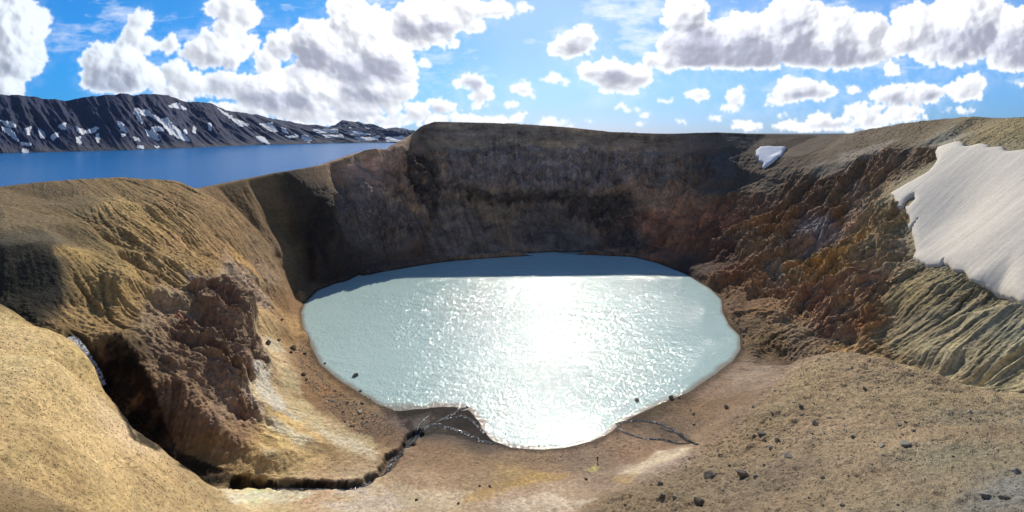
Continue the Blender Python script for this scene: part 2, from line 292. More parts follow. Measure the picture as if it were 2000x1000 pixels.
def samp(A, x, y):
    fx = np.clip((x-GX0)/GS, 0, len(gx)-1.001); fy = np.clip((y-GY0)/GS, 0, len(gy)-1.001)
    i = fx.astype(np.int32); j = fy.astype(np.int32); u = fx-i; v = fy-j
    return (A[j, i]*(1-u)+A[j, i+1]*u)*(1-v)+(A[j+1, i]*(1-u)+A[j+1, i+1]*u)*v
def hit(px, py, dmin=15, dmax=690):
    """where the sight line through a photo pixel meets the smooth terrain"""
    d = np.exp(np.linspace(math.log(dmin), math.log(dmax), 2500)); x = d*(px-1000)/F; z = -d*(py-HZ)/F
    h = samp(G, x, d); k = np.argmax(z <= h)
    if not (z <= h).any(): k = np.argmin(np.abs(z-h))
    return float(x[k]), float(d[k]), float(h[k])

def smooth_zone(x0, x1, y0, y1, sg):
    """rounds off the land where deep snow lies"""
    global G
    X_, Y_ = np.meshgrid(gx, gy); m = sstep(x0, x0+14, X_)*sstep(x1, x1-14, X_)*sstep(y0, y0+14, Y_)*sstep(y1, y1-14, Y_); G = G*(1-m)+blur(G, sg)*m
smooth_zone(172, 330, 145, 262, 14)
QUAL, HAZE = (1300, 1200), True

# ---------------------------------------------------------------- ground character: (px, py, colour of the soil with some painted shade, crag height m, gully depth m)
SAMP = [
 # near left slope
 (20,640,'c0a873',.25,.5),(100,760,'c4ab74',.25,.6),(60,900,'b39a66',.3,.7),(200,900,'c0a772',.3,.6),(150,700,'c0a870',.2,.4),(230,800,'c2a06c',.3,.3),(300,930,'b89d6a',.4,.5),(390,960,'a68f62',.3,.4),(60,985,'8f7a55',.5,.5),(180,990,'af9664',.3,.6),(320,990,'ab9566',.3,.5),(-400,800,'b39a66',.3,.6),(240,860,'c8b184',.2,.4),
 # left spur and plateau
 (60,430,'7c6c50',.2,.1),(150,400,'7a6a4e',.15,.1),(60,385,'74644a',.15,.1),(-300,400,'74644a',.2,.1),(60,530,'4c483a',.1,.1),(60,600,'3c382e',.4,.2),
 (20,500,'45423a',.03,.02),(90,520,'45423a',.03,.02),(90,580,'45423a',.03,.02),(108,468,'5c5544',.03,.02),(50,485,'4c483c',.03,.02),(40,560,'403d34',.03,.02),  # spur face: its shade is painted into these dark colours
 (130,500,'a98e5c',.4,.3),(180,560,'a58a5a',.5,.6),(160,620,'a0855a',.6,.6),(200,460,'8b7650',.4,.5),(230,600,'a58a5c',.6,.6),(260,540,'a08658',.4,.4),
 (230,400,'a58b5c',.2,.7),(300,450,'9c8154',.25,.9),(260,360,'8d7650',.15,.3),(330,380,'8f7550',.2,.6),(360,480,'a1845a',.5,.9),(420,420,'8d7350',.3,.4),(340,540,'a98f62',.7,.8),(400,510,'9f8256',.9,.7),
 (480,400,'775f42',.2,.3),(520,430,'6f5a40',.3,.3),(440,460,'8f7450',.7,.4),(500,480,'836a4a',1.2,.3),(550,500,'7a6346',1.2,.3),(450,530,'a08360',1.6,.5),(530,540,'94795a',1.3,.4),(480,560,'a5886a',2.0,.5),
 # crags
 (330,600,'9b8058',1.8,.6),(290,620,'8f7450',1.6,.5),(350,640,'83674c',2.8,.6),(400,620,'886a4e',3.6,.4),(440,600,'80634a',3.8,.3),(470,620,'84684c',3.6,.3),(420,680,'7d6248',3.8,.4),(460,730,'84694e',3.6,.4),(490,680,'8a6e50',3.0,.3),(480,790,'86694c',2.6,.4),(380,700,'8a6e50',2.6,.8),(330,700,'866848',1.8,.8),(300,780,'8a6644',1.4,.9),(350,800,'876a4c',1.3,.9),(420,820,'84694e',1.4,.6),(360,860,'8a6b48',1.2,.6),(280,720,'8b7150',1.4,.7),(440,870,'9b8058',.5,.3),(500,900,'a58c60',.4,.2),(400,890,'8a7048',.8,.3),(240,720,'352b22',.8,.3),(260,800,'2c241c',.8,.3),(300,850,'30281f',.8,.3),  # the darkest entries paint the shade of the ravine wall
 (470,840,'8f745a',.9,.4),
 # pale talus and beach on the left
 (540,700,'cdb690',.2,.4),(560,620,'a98b60',.2,.4),(520,760,'d2c09c',.2,.3),(580,800,'c2a46c',.15,.3),(520,640,'b59b72',.4,.4),(560,850,'c4a972',.15,.3),(620,880,'c0a06c',.15,.2),(540,890,'b39868',.3,.2),(700,880,'b7986c',.15,.2),(660,830,'c5ab80',.15,.2),(620,760,'86694a',.15,.1),(680,820,'87694a',.15,.1),(600,700,'80664a',.15,.1),(570,660,'8f7250',.15,.2),(740,850,'7b6248',.15,.1),(560,590,'85684a',.3,.2),(600,560,'6a543e',.2,.1),(640,790,'7d644a',.15,.1),(590,720,'7f6548',.1,.1),
 # floor in front
 (500,970,'d3bd8c',.1,.1),(600,970,'c0a078',.12,.1),(700,965,'c9ad84',.1,.1),(640,990,'c9ad88',.12,.1),(560,990,'cbb282',.1,.1),(800,950,'ae9270',.1,.05),(800,900,'947a5c',.1,.05),(880,900,'927858',.08,.05),(900,950,'a58a68',.08,.05),(850,985,'ccb28c',.1,.05),(1000,985,'bca284',.1,.05),(1050,910,'8c7458',.08,.05),(1150,900,'8b745c',.08,.05),(1000,945,'a98c60',.1,.1),(1250,880,'93785c',.08,.05),(1200,945,'9f866c',.1,.05),(1260,910,'bba48a',.08,.05),(1100,980,'b09678',.1,.05),(1300,840,'7f6a52',.06,.05),(1380,800,'866c50',.08,.05),(1440,760,'9a8068',.08,.1),(1500,720,'98826c',.12,.3),(850,870,'8a7054',.08,.05),(800,1150,'bca284',.2,.1),(1420,830,'8f765a',.1,.05),
 # delta
 (820,810,'7d6a5e',.03,.02),(900,830,'5a5046',.03,.02),(940,850,'5a4e42',.03,.02),(860,840,'5c5148',.03,.02),
 # right mound
 (1500,800,'96815c',.5,0),(1600,740,'a08860',.5,0),(1700,740,'a08a64',.5,0),(1800,780,'9c8862',.5,0),(1950,820,'8f8060',.5,0),(1600,850,'a18a66',.5,0),(1750,850,'a08a66',.5,0),(1900,900,'8f8262',.5,0),(1500,930,'857458',.5,0),(1400,920,'8c7858',.4,0),(1300,960,'8a7858',.4,0),(1600,960,'94805f',.4,0),(1800,960,'9a8866',.4,0),(1980,960,'8a8674',.4,0),(1240,990,'8a7656',.4,0),(2300,900,'9a8866',.5,0),(1450,850,'97805c',.5,0),
 # back wall
 (900,255,'564c42',.15,.05),(1100,262,'5b4f43',.15,.05),(1300,275,'5c5044',.15,.05),(1400,280,'5e5145',.15,.05),(830,270,'4c423a',.3,.1),(1500,280,'5e5040',.15,.05),(700,305,'5d4e42',.2,.1),(480,360,'7a6547',.1,.05),(600,335,'5f4e3c',.1,.05),
 (850,320,'4a423c',1.6,.3),(1000,320,'4e4742',1.8,.4),(1150,330,'504844',1.8,.4),(1280,330,'4e4641',1.8,.4),(1380,330,'4a423c',1.5,.3),(900,360,'4b4542',1.6,.4),(1050,390,'3e3834',1.5,.3),(1150,420,'433c38',1.4,.2),(950,430,'474038',.9,.5),(850,450,'463e38',.9,.6),(1000,460,'443c36',1.0,.4),(1100,470,'3d3632',.8,.2),(780,350,'453c38',2.2,.3),(720,330,'65514a',.7,.2),(700,400,'4e4640',2.6,.4),(760,430,'4b433d',2.4,.5),(660,450,'463d35',2.2,.4),(620,400,'473a2e',1.2,.2),(600,450,'433729',1.2,.3),(700,500,'48403a',1.2,.3),(640,530,'43382e',.8,.2),(590,360,'473c30',.4,.1),(800,500,'443b35',.9,.3),(1200,400,'4a423c',1.2,.2),
 (1280,440,'6a4c3c',1.0,.3),(1340,430,'624838',1.0,.4),(1300,480,'5a4032',1.0,.2),(1260,400,'54463c',1.0,.2),(1380,440,'68493a',1.2,.6),(1400,500,'5e4232',1.2,.4),(1420,360,'5a4c40',.6,.2),(1380,400,'664c3a',1.0,.3),(1230,470,'443a34',.8,.2),(1360,520,'4f3d32',.8,.2),
 # right wall
 (1460,400,'6b503c',1.6,.6),(1500,360,'6e5d48',.6,.2),(1560,370,'71553c',2.0,.8),(1620,360,'74583e',2.4,.9),(1700,330,'7a5c40',2.4,.8),(1790,310,'6d553c',2.2,.6),(1480,480,'866a4a',3.0,.4),(1520,440,'8a6540',3.2,.5),(1560,480,'74604c',3.4,.8),(1600,440,'7a6a62',2.6,1.),(1650,420,'80603e',2.6,.8),(1440,540,'775439',2.6,.3),(1500,550,'81603f',3.2,.4),(1560,530,'8a6a44',3.4,.4),(1620,520,'8c6a3c',3.4,.4),(1680,470,'8a6c42',3.2,.4),(1740,430,'856c48',2.8,.4),(1600,580,'86664a',3.2,.5),(1680,560,'7e6048',3.2,.6),(1740,500,'806a4c',2.8,.5),(1480,610,'80603f',1.8,.3),(1560,620,'826648',2.2,.5),(1640,640,'80664e',3.0,.8),(1700,640,'83603e',2.6,.8),(1500,660,'79603f',1.6,.5),(1560,670,'766048',1.2,.6),(1430,600,'6b5038',1.2,.2),(1470,640,'6b553c',1.2,.2),(1700,690,'8a6e48',1.4,.6),
 (1780,580,'83704c',.8,1.3),(1820,640,'8f7e5e',.3,1.6),(1760,660,'887857',.5,1.5),(1900,620,'8f8162',.3,1.7),(1860,700,'958564',.25,1.6),(1950,700,'928464',.25,1.6),(1990,640,'857d64',.3,1.6),(1850,570,'7b6c4e',1.2,1.0),(2200,650,'8a7c5c',.5,1.5),
 (1850,330,'8a7c60',.25,.2),(1810,380,'8a7c60',.3,.2),(1850,450,'8a7c60',.25,.2),(1950,520,'8a7c60',.25,.2),(1900,350,'8a7c60',.25,.2),(1820,490,'8a7c60',.4,.3),(1930,450,'8a7c60',.25,.2),
 (1600,300,'6e5c46',.3,.2),(1700,285,'74624a',.35,.2),(1800,260,'75644a',.3,.1),(1900,250,'7a694c',.35,.1),(1980,245,'85734f',.3,.2),(1550,290,'675644',.2,.1),(2300,260,'85734f',.3,.2),(1850,275,'837b66',.3,.1),(1950,400,'8a7c60',.3,.3),(1620,330,'857864',.3,.2),
]
def lin(h):
    c = np.array([int(h[i:i+2], 16)/255 for i in (0, 2, 4)]); return np.where(c <= .04045, c/12.92, ((c+.055)/1.055)**2.4)
SX = []
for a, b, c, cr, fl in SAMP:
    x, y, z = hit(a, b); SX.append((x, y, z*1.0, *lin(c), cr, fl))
SX = np.array(SX)
# spread the samples over the ground (inverse distance, with a wandering domain so patches have natural borders)
q = 4; cxg, cyg = np.meshgrid(gx[::q], gy[::q]); Hg = G[::q, ::q][:cxg.shape[0], :cxg.shape[1]]
wx = fbm(cxg, cyg, 0*cxg, 30, 4)*9; wy = fbm(cxg, cyg, 0*cxg+55, 30, 4)*9
num = 0; den = 0
for s in SX:
    w_ = 1/(((cxg+wx-s[0])**2+(cyg+wy-s[1])**2+1.6*(Hg-s[2])**2)+4)**2.2
    num = num+w_[..., None]*s[3:]; den = den+w_
FLD = num/den[..., None]
def sampq(A, x, y):
    fx = np.clip((x-GX0)/(GS*q), 0, A.shape[1]-1.001); fy = np.clip((y-GY0)/(GS*q), 0, A.shape[0]-1.001)
    i = fx.astype(np.int32); j = fy.astype(np.int32); u = (fx-i)[..., None]; v = (fy-j)[..., None]
    return (A[j, i]*(1-u)+A[j, i+1]*u)*(1-v)+(A[j+1, i]*(1-u)+A[j+1, i+1]*u)*v
# erosion streaks: noise dragged down the fall line
Gb = blur(G, 3.5); gyy, gxx = np.gradient(Gb, GS); SL = np.hypot(gxx, gyy); ux = gxx/(SL+1e-4); uy = gyy/(SL+1e-4)
Gc = blur(G, 11); gyc, gxc = np.gradient(Gc, GS); SC = np.hypot(gxc, gyc)+1e-4; uxc = gxc/SC; uyc = gyc/SC
nz0 = rng.normal(size=G.shape).astype(np.float32)
def streak(src, n, st, ux=ux, uy=uy):
    jj, ii = np.meshgrid(np.arange(G.shape[0]), np.arange(G.shape[1]), indexing='ij')
    acc = src.copy()
    for sg in (1, -1):
        fi = ii.astype(np.float32); fj = jj.astype(np.float32)
        for k in range(n):
            a = np.clip(fi.astype(np.int32), 0, G.shape[1]-1); b = np.clip(fj.astype(np.int32), 0, G.shape[0]-1)
            fi = fi+sg*st*ux[b, a]; fj = fj+sg*st*uy[b, a]
            a = np.clip((fi+.5).astype(np.int32), 0, G.shape[1]-1); b = np.clip((fj+.5).astype(np.int32), 0, G.shape[0]-1)
            acc = acc+src[b, a]
    return acc/acc.std()
ST1 = streak(nz0, 16, 1.)                       # fine rills, about half a metre
ST2 = streak(blur(nz0, 1.9), 34, 2.5, uxc, uyc)            # gullies, about three metres
ST4 = streak(blur(np.roll(nz0, 333, 1), 4.5), 9, 2.); ST5 = streak(blur(np.roll(nz0, 777, 1), 1.6), 7, 1.2)
ST3 = streak(blur(np.roll(nz0, 99, 0), 3.6), 34, 3., uxc, uyc)            # broad flutes

def poly_mask(pts, soft=.8, world=False):
    """area on the ground inside a ring of points"""
    q_ = [p if world else hit(*p)[:2] for p in pts]
    m = np.zeros(G.shape, np.float32); i0 = [int((min(p[k] for p in q_)-g0)/GS)-8 for k, g0 in ((0, GX0), (1, GY0))]; i1 = [int((max(p[k] for p in q_)-g0)/GS)+8 for k, g0 in ((0, GX0), (1, GY0))]
    i0 = [max(0, v) for v in i0]; i1[0] = min(i1[0], len(gx)); i1[1] = min(i1[1], len(gy))
    X_, Y_ = np.meshgrid(gx[i0[0]:i1[0]], gy[i0[1]:i1[1]])
    X_ = X_+fbm(X_, Y_, 0*X_+3, 6, 4)*soft*2.2; Y_ = Y_+fbm(X_, Y_, 0*X_+33, 6, 4)*soft*2.2
    ins = np.zeros(X_.shape, bool)
    for (ax, ay), (bx_, by_) in zip(q_, q_[1:]+q_[:1]):
        if ay == by_: continue
        c_ = ((ay > Y_) != (by_ > Y_)) & (X_ < (bx_-ax)*(Y_-ay)/(by_-ay)+ax); ins ^= c_
    m[i0[1]:i1[1], i0[0]:i1[0]] = ins
    return blur(m[i0[1]:i1[1], i0[0]:i1[0]], soft), i0, i1
PATCH = np.zeros(G.shape+(4,), np.float32)
def patch(col, alpha, pts, soft=.8):
    m, i0, i1 = poly_mask(pts, soft); c = lin(col); S_ = PATCH[i0[1]:i1[1], i0[0]:i1[0]]; a = (m*alpha)[..., None]
    S_[..., :3] = S_[..., :3]*(1-a)+c*a; S_[..., 3:] = S_[..., 3:]*(1-a)+a
# mineral crusts, sulphur, dark wet patches, rock tones and painted shade (premultiplied over the soil)
patch('e2d8c2', .9, [(490,690),(515,715),(530,760),(560,785),(600,812),(580,822),(530,800),(505,765),(488,720)])
patch('dccdae', .8, [(505,650),(545,670),(560,690),(530,688),(505,672)])
patch('cbb98e', .7, [(535,700),(580,730),(590,770),(640,830),(720,850),(740,890),(690,890),(620,850),(560,800)])
patch('e0cfae', .85, [(600,820),(660,850),(700,862),(740,890),(735,905),(690,880),(640,860)])
patch('ddd0b0', .8, [(510,800),(560,830),(600,850),(640,885),(600,880),(550,850),(520,835)])
patch('ddc99a', .7, [(505,870),(545,885),(555,905),(520,905)])
patch('8b7048', .8, [(600,862),(650,870),(665,905),(630,890),(590,875)])
patch('8b7048', .8, [(500,848),(540,865),(550,880),(520,875)])
patch('dcae6a', .8, [(440,470),(470,500),(500,535),(520,560),(500,545),(460,505)], .6)
patch('b9a894', .6, [(360,530),(385,540),(380,560),(362,548)], .6)
patch('a8604c', .5, [(335,600),(365,620),(362,640),(335,620)], .6)
patch('e6dcbc', .9, [(430,950),(470,965),(540,958),(620,965),(560,985),(500,975),(450,985)])
patch('dccbb4', .8, [(640,955),(740,950),(830,990),(700,1010),(620,985),(700,975)])
patch('d9c4a2', .8, [(760,940),(830,960),(930,960),(880,1000),(800,1000)])
patch('3a332c', .9, [(770,803),(830,792),(900,790),(935,810),(950,845),(968,868),(930,866),(880,850),(850,848),(815,858),(795,835)], .5)
patch('8c8178', .4, [(800,815),(845,803),(838,826),(812,838)], .4)
patch('cba452', .4, [(910,965),(1000,940),(1040,922),(1120,926),(1100,938),(1020,945),(960,975),(905,985)], .6)
patch('ddc9ae', .85, [(960,985),(1060,962),(1160,975),(1120,1000),(1000,1010)])
patch('dccaa8', .8, [(1215,925),(1290,880),(1350,875),(1330,892),(1270,912),(1245,935)])
patch('d6c47e', .75, [(1145,918),(1165,908),(1175,914),(1158,924)], .5)
patch('d0b070', .7, [(1200,930),(1250,925),(1230,945),(1195,945)], .6)
patch('6d5c4c', .8, [(1290,845),(1345,850),(1365,868),(1330,870),(1290,858)], .4)
patch('6d5c4c', .75, [(1205,820),(1260,815),(1310,830),(1310,848),(1250,840)], .5)
patch('b8a68e', .3, [(1430,730),(1500,715),(1540,735),(1480,760),(1430,765)])
patch('b99a62', .5, [(1590,480),(1640,470),(1690,500),(1640,520),(1600,510)], 1)
patch('a8875a', .5, [(1620,560),(1680,545),(1700,600),(1650,600)], 1)
patch('9a6a4c', .4, [(1570,600),(1620,590),(1640,660),(1590,660)], 1)
patch('978a7c', .4, [(1560,440),(1610,420),(1620,480),(1580,500)], 1)
patch('8f8072', .4, [(1660,360),(1700,345),(1690,430),(1650,430)], 1)
patch('978a7c', .4, [(1490,520),(1530,510),(1540,560),(1500,570)], 1)
patch('a07c50', .5, [(1690,660),(1740,650),(1740,690),(1700,690)], 1)
patch('a09482', .6, [(1635,300),(1700,285),(1760,270),(1700,310),(1640,325)], 1.2)
patch('aaa28c', .6, [(1840,262),(1885,265),(1860,278),(1835,275)], 1.)
patch('746862', .6, [(950,300),(1050,310),(1180,330),(1180,365),(1000,350),(930,340)], 2)
patch('76655a', .7, [(690,320),(740,325),(790,350),(770,370),(720,345)], 1)
patch('57504c', .7, [(690,370),(780,400),(800,450),(740,440),(700,410)], 1.5)
patch('6a6462', .6, [(1380,305),(1430,300),(1440,350),(1390,355)], 2)
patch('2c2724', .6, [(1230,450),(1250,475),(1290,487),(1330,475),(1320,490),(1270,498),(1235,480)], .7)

patch('15110e', .92, [(203,690),(222,655),(240,660),(264,690),(298,745),(312,805),(345,872),(300,882),(250,852),(215,790)], .3)  # shade of the ravine wall, painted near black
patch('1d1814', .9, [(345,880),(400,903),(460,931),(540,938),(640,937),(705,936),(705,946),(560,952),(460,952),(400,944),(345,912)], .3)  # painted shade along the cut bank and slope foot by the stream
patch('34322a', .85, [(0,490),(50,479),(98,471),(116,530),(124,598),(60,600),(0,580)], .25)  # shade on the camera-facing spur face, put into the ground colour
patch('7a6857', .85, [(830,243),(1000,246),(1200,262),(1400,263),(1560,268),(1500,285),(1400,292),(1200,286),(1000,272),(850,268),(800,285),(770,292)], 1)
patch('6f6560', .7, [(870,290),(1000,285),(1200,300),(1300,300),(1300,350),(1200,362),(1000,362),(880,350)], 2)
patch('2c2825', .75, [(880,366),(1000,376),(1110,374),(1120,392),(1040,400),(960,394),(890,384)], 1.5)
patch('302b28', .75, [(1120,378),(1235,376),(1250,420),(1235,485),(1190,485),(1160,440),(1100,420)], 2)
patch('6a6056', .7, [(850,385),(905,400),(960,450),(985,492),(880,498),(830,500),(850,450)], 1.5)
patch('5e554d', .7, [(1010,410),(1090,400),(1150,450),(1170,490),(1060,490),(1000,470)], 2)
patch('6c6058', .8, [(655,370),(700,345),(740,380),(790,400),(830,440),(800,480),(740,500),(690,480),(650,430)], 2)
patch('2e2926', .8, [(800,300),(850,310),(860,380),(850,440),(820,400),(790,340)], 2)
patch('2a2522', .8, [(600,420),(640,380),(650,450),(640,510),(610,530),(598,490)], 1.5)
patch('60483a', .6, [(1235,440),(1290,415),(1400,430),(1430,480),(1380,480),(1310,468),(1270,482),(1240,465)], 1.5)
# ---------------------------------------------------------------- stream beds (cut into the ground)
STREAMS = {
 'fall': ([(138,655),(150,662),(160,675),(170,690),(180,703),(188,722),(194,738),(200,752)], 1.5),
 'main': ([(462,947),(500,948),(545,945),(600,946),(650,947),(690,946),(715,938),(740,925),(758,912),(765,895),(778,880),(795,868),(800,855),(815,843),(835,836),(850,828),(870,815),(890,806),(915,796)], 1.6),
}
def hitline(pts): return [hit(*p) for p in pts]
def carve(pts, wd, dep):
    global G
    q_ = hitline(pts) if len(pts[0]) == 2 else pts
    for a, b in zip(q_, q_[1:]):
        l = math.hypot(b[0]-a[0], b[1]-a[1])
        i0 = int((min(a[0], b[0])-8-GX0)/GS); i1 = int((max(a[0], b[0])+8-GX0)/GS); j0 = int((min(a[1], b[1])-8-GY0)/GS); j1 = int((max(a[1], b[1])+8-GY0)/GS)
        X_, Y_ = np.meshgrid(gx[i0:i1], gy[j0:j1]); t_ = np.clip(((X_-a[0])*(b[0]-a[0])+(Y_-a[1])*(b[1]-a[1]))/(l*l+1e-6), 0, 1)
        ds = np.hypot(X_-a[0]-t_*(b[0]-a[0]), Y_-a[1]-t_*(b[1]-a[1])); ds = ds+fbm(X_, Y_, 0*X_, 3.5, 4)*2.2
        CV[j0:j1, i0:i1] = np.maximum(CV[j0:j1, i0:i1], dep*(1-sstep(wd*.5, wd*1.15, ds)))
CV = np.zeros(G.shape)
stream_xy = {k: hitline(v[0]) for k, v in STREAMS.items()}
carve(stream_xy['main'][:14], 1.9, 1.6); carve(stream_xy['main'][13:], 1.6, .12); carve(stream_xy['fall'], 2.2, .7)
NC = CV.copy()
# ---------------------------------------------------------------- terrain mesh
def terrain_grid(NCOL, NROW):
    pxs = np.concatenate([np.linspace(-700, -20, 70), np.linspace(-10, 2010, NCOL), np.linspace(2025, 2700, 70)])
    u_ = (pxs-1000)/F; dd = np.exp(np.linspace(math.log(4), math.log(690), 2600))
    H = samp(G, u_[:, None]*dd[None], np.broadcast_to(dd, (len(pxs), len(dd))))
    PY = HZ-F*H/dd[None]
    met = np.minimum(np.abs(np.diff(PY, axis=1)), 6)+.02*np.abs(np.diff(np.log(dd)))*900
    k = 12; cs = np.cumsum(np.pad(met, ((k+1, k), (0, 0)), mode='edge'), axis=0); met = (cs[2*k+1:]-cs[:-2*k-1])/(2*k+1)
    met = met*np.where(dd[1:] > 30, 1, .1)
    cum = np.concatenate([np.zeros((len(pxs), 1)), np.cumsum(met, axis=1)], axis=1); cum /= cum[:, -1:]
    t = np.linspace(0, 1, NROW); D = np.stack([np.interp(t, cum[i], dd) for i in range(len(pxs))])
    return u_[:, None]*D, D
def relief(X, Y, Z):
    """natural relief on top of the smooth land: crags, rills, lumps; returns displaced points and soil colour"""
    f = sampq(FLD, X, Y); cr = f[..., 3]; fl = f[..., 4]; col = f[..., :3]
    nx = -samp(gxx, X, Y); ny = -samp(gyy, X, Y); nl = np.sqrt(nx*nx+ny*ny+1); nx /= nl; ny /= nl; nz = 1/nl
    shore = sstep(-89.95, -88.2, Z)                                    # the beach stays smooth
    c0 = fbm(X+8*fbm(X, Y, Z, 25, 2), Y, Z*.45, 17, 5, .5, 1); c1 = fbm(X, Y, Z*.6, 6.5, 4, .52, 1); c2 = fbm(X, Y, Z, 2.2, 3, .55)
    # blocky joints: quantised noise gives flat faces and edges
    b0 = fbm(X*1.0, Y*1.0, Z*.5, 9, 3); b0 = (np.floor(b0*5)+sstep(.55, 1, b0*5-np.floor(b0*5)))/5
    crag = (c0*.9+.30)*.8+c1*.38+c2*.13+b0*1.1
    big = fbm(X, Y, Z, 38, 3)
    s1 = samp(ST1, X, Y); s2 = samp(ST2, X, Y); s3 = samp(ST3, X, Y)
    d = cr*crag*.75*shore + (.5*big)*sstep(0, .6, cr)*shore
    g2 = -np.abs(s2)*.7+.5; g3 = -np.abs(s3)*.8+.6
    nA = sstep(-35, -50, X)*sstep(114, 106, Y); fl = fl*(1-.7*nA)
    d = d+fl*(g2*.62*(1-.4*sstep(.9, 1.4, fl))+g3*.8*(1-.3*sstep(.8, 1.3, fl))+s1*.26*(1-.8*sstep(.8, 1.3, fl)))*shore
    t4 = samp(ST4, X, Y); t5 = samp(ST5, X, Y); j = .25*fbm(X, Y, Z, 3, 3)
    pin = .7*sstep(-.35, -.05, t4+j)+.7*sstep(.35, .6, t4+j)+.7*sstep(1.0, 1.2, t4+j)+.40*sstep(-.3, -.1, t5+j)+.40*sstep(.4, .6, t5+j)+.3*sstep(1.1, 1.3, t5+j)-1.2
    fz = sstep(285, 330, Y)*sstep(200, 140, X)*sstep(.5, 1.3, cr)*sstep(-88, -80, Z)*sstep(-9, -22, Z)*sstep(-112, -84, X)
    up = pin*(1.15*sstep(.9, 3.2, cr)*np.minimum(cr, 4)*.75+fz*1.3)*shore; d = d+fz*(2.4*c1+2.6*c0+2.0*b0)
    small = fbm(X, Y, Z, 1.6, 4, .6); lump = fbm(X, Y, Z, 5, 3, .55)
    sm = 1-.6*sstep(.8, 1.3, fl)
    md = sstep(0, 1, MOUND(X, Y)); d = d+sm*(.10+.10*sstep(.1, .5, cr)+.22*sstep(1., 2., cr))*(1-.55*md)*small*(.25+.75*shore)+.5*sm*(1-.55*nA)*lump*sstep(.12, .5, cr)*shore
    # the rough near mound: clods and hollows
    cl = fbm(X, Y, Z, 3.4, 4, .6, 2)
    d = d+md*(.45*cl+.95*fbm(X, Y, Z, 9, 3)+.05*fbm(X, Y, Z, .8, 3, .6))
    d = d-samp(NC, X, Y)*1.0/np.maximum(nz, .5)
    # colour
    n1 = fbm(X, Y, Z*2, 22, 5, .6); n2 = fbm(X, Y, Z*1.5, 4, 4, .6); n3 = fbm(X, Y, Z, .9, 3, .6)
    strata = fbm(X*.06, Y*.06, Z*1.0+1.2*n1, 3.2, 4, .6)
    cliff = sstep(.9, 1.6, cr)
    k = 1+.30*n1+.26*n2+.22*n3+.17*s1*np.clip(fl*1.5, 0.2, 1)+.12*s2*np.clip(fl, 0, 1)+.13*s1*sstep(.8, 1.3, fl)+.28*strata*np.clip(nl/1.4-.9, 0, 1)
    hue = fbm(X, Y, Z*1.4+40, 12, 4, .6); hu2 = fbm(X, Y, Z*1.4+90, 7, 4, .6)
    tint = np.stack([1+.08*hue*cliff+.04*hue, 1-.02*hue+.10*hu2*cliff, 1-.22*hue*(cliff*.9+.15)], -1)
    far = sstep(285, 345, Y)*sstep(190, 120, X); col = col*(1+1.7*far[..., None]); rt = sstep(95, 125, X)*sstep(300, 250, Y)*(1-MOUND(X, Y)); col = col*(1+rt[..., None]*np.array([.48, .54, .56]))
    blk = fbm(X, Y, Z*1.3, 11, 5, .68); ld = .45*sstep(.25, .0, np.abs(fbm(X*.03, Y*.03, Z+2*n1, 7, 2)))*0
    k = k+far*(.22*strata+.10*s2*np.clip(.4+n1, 0, 1)+.35*n1+1.0*blk-ld)
    lf = sstep(-50, -62, X)*sstep(290, 250, Y); nearA = lf*sstep(112, 100, Y); col = col*(1+lf[..., None]*np.array([.28, .23, .14])+nearA[..., None]*np.array([.10, .12, .34])+md[..., None]*np.array([.22, .24, .40]))
    flr = sstep(-80, -83, Z)*sstep(150, 135, Y)*sstep(-75, -60, X)*(1-md); col = col*(1+flr[..., None]*np.array([.16, .18, .26]))
    col = col*(1+far[..., None]*np.array([.24, .06, -.18]))
    c = col*tint
    gr = (.30*lf*cliff)[..., None]; c = c*(1-gr)+gr*c.mean(-1, keepdims=True)*np.array([1.08, 1, .9])
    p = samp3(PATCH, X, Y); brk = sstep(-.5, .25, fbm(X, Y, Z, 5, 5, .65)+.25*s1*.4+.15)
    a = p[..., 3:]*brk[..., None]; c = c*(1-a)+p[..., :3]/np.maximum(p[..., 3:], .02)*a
    pits = sstep(.22, .42, fbm(X, Y, Z, .75, 3, .65)+.25*n2); c = c*(1-.42*pits)[..., None]
    vj = fbm(X*1.0, Y*1.0, Z*.12, 3.2, 4, .6, 1); c = c*(1+.35*vj*cliff)[..., None]
    c = c*np.clip(k, .35, 1.8)[..., None]
    c = c*(1+.38*far)[..., None]
    wet = 1-sstep(-89.85, -89.1, Z+.4*n2+.2*n3)
    c = c*(1-.62*wet)[..., None]
    wv = sstep(.05, .7, samp(NC, X, Y)); c = c*(1-.6*wv)[..., None]
    return X+nx*d, Y+ny*d, Z+nz*d+up, np.clip(c, .004, .85)
def samp3(A, x, y):
    fx = np.clip((x-GX0)/GS, 0, len(gx)-1.001); fy = np.clip((y-GY0)/GS, 0, len(gy)-1.001)
    i = fx.astype(np.int32); j = fy.astype(np.int32); u = (fx-i)[..., None]; v = (fy-j)[..., None]
    return (A[j, i]*(1-u)+A[j, i+1]*u)*(1-v)+(A[j+1, i]*(1-u)+A[j+1, i+1]*u)*v
mpts = [hit(*p)[:2] for p in [(1130,1000),(1265,932),(1370,864),(1490,757),(1560,706)]]+[P(a, 0, d)[:2] for a, b, d in [(1600,692,151),(1680,691,144),(1800,720,130),(1950,770,113),(2150,800,94)]]+[(90,70),(60,20),(8,20)]
MM, MI0, MI1 = poly_mask(mpts, 2.5, True); MG = np.zeros(G.shape); MG[MI0[1]:MI1[1], MI0[0]:MI1[0]] = MM
MOUND = lambda x, y: samp(MG, x, y)

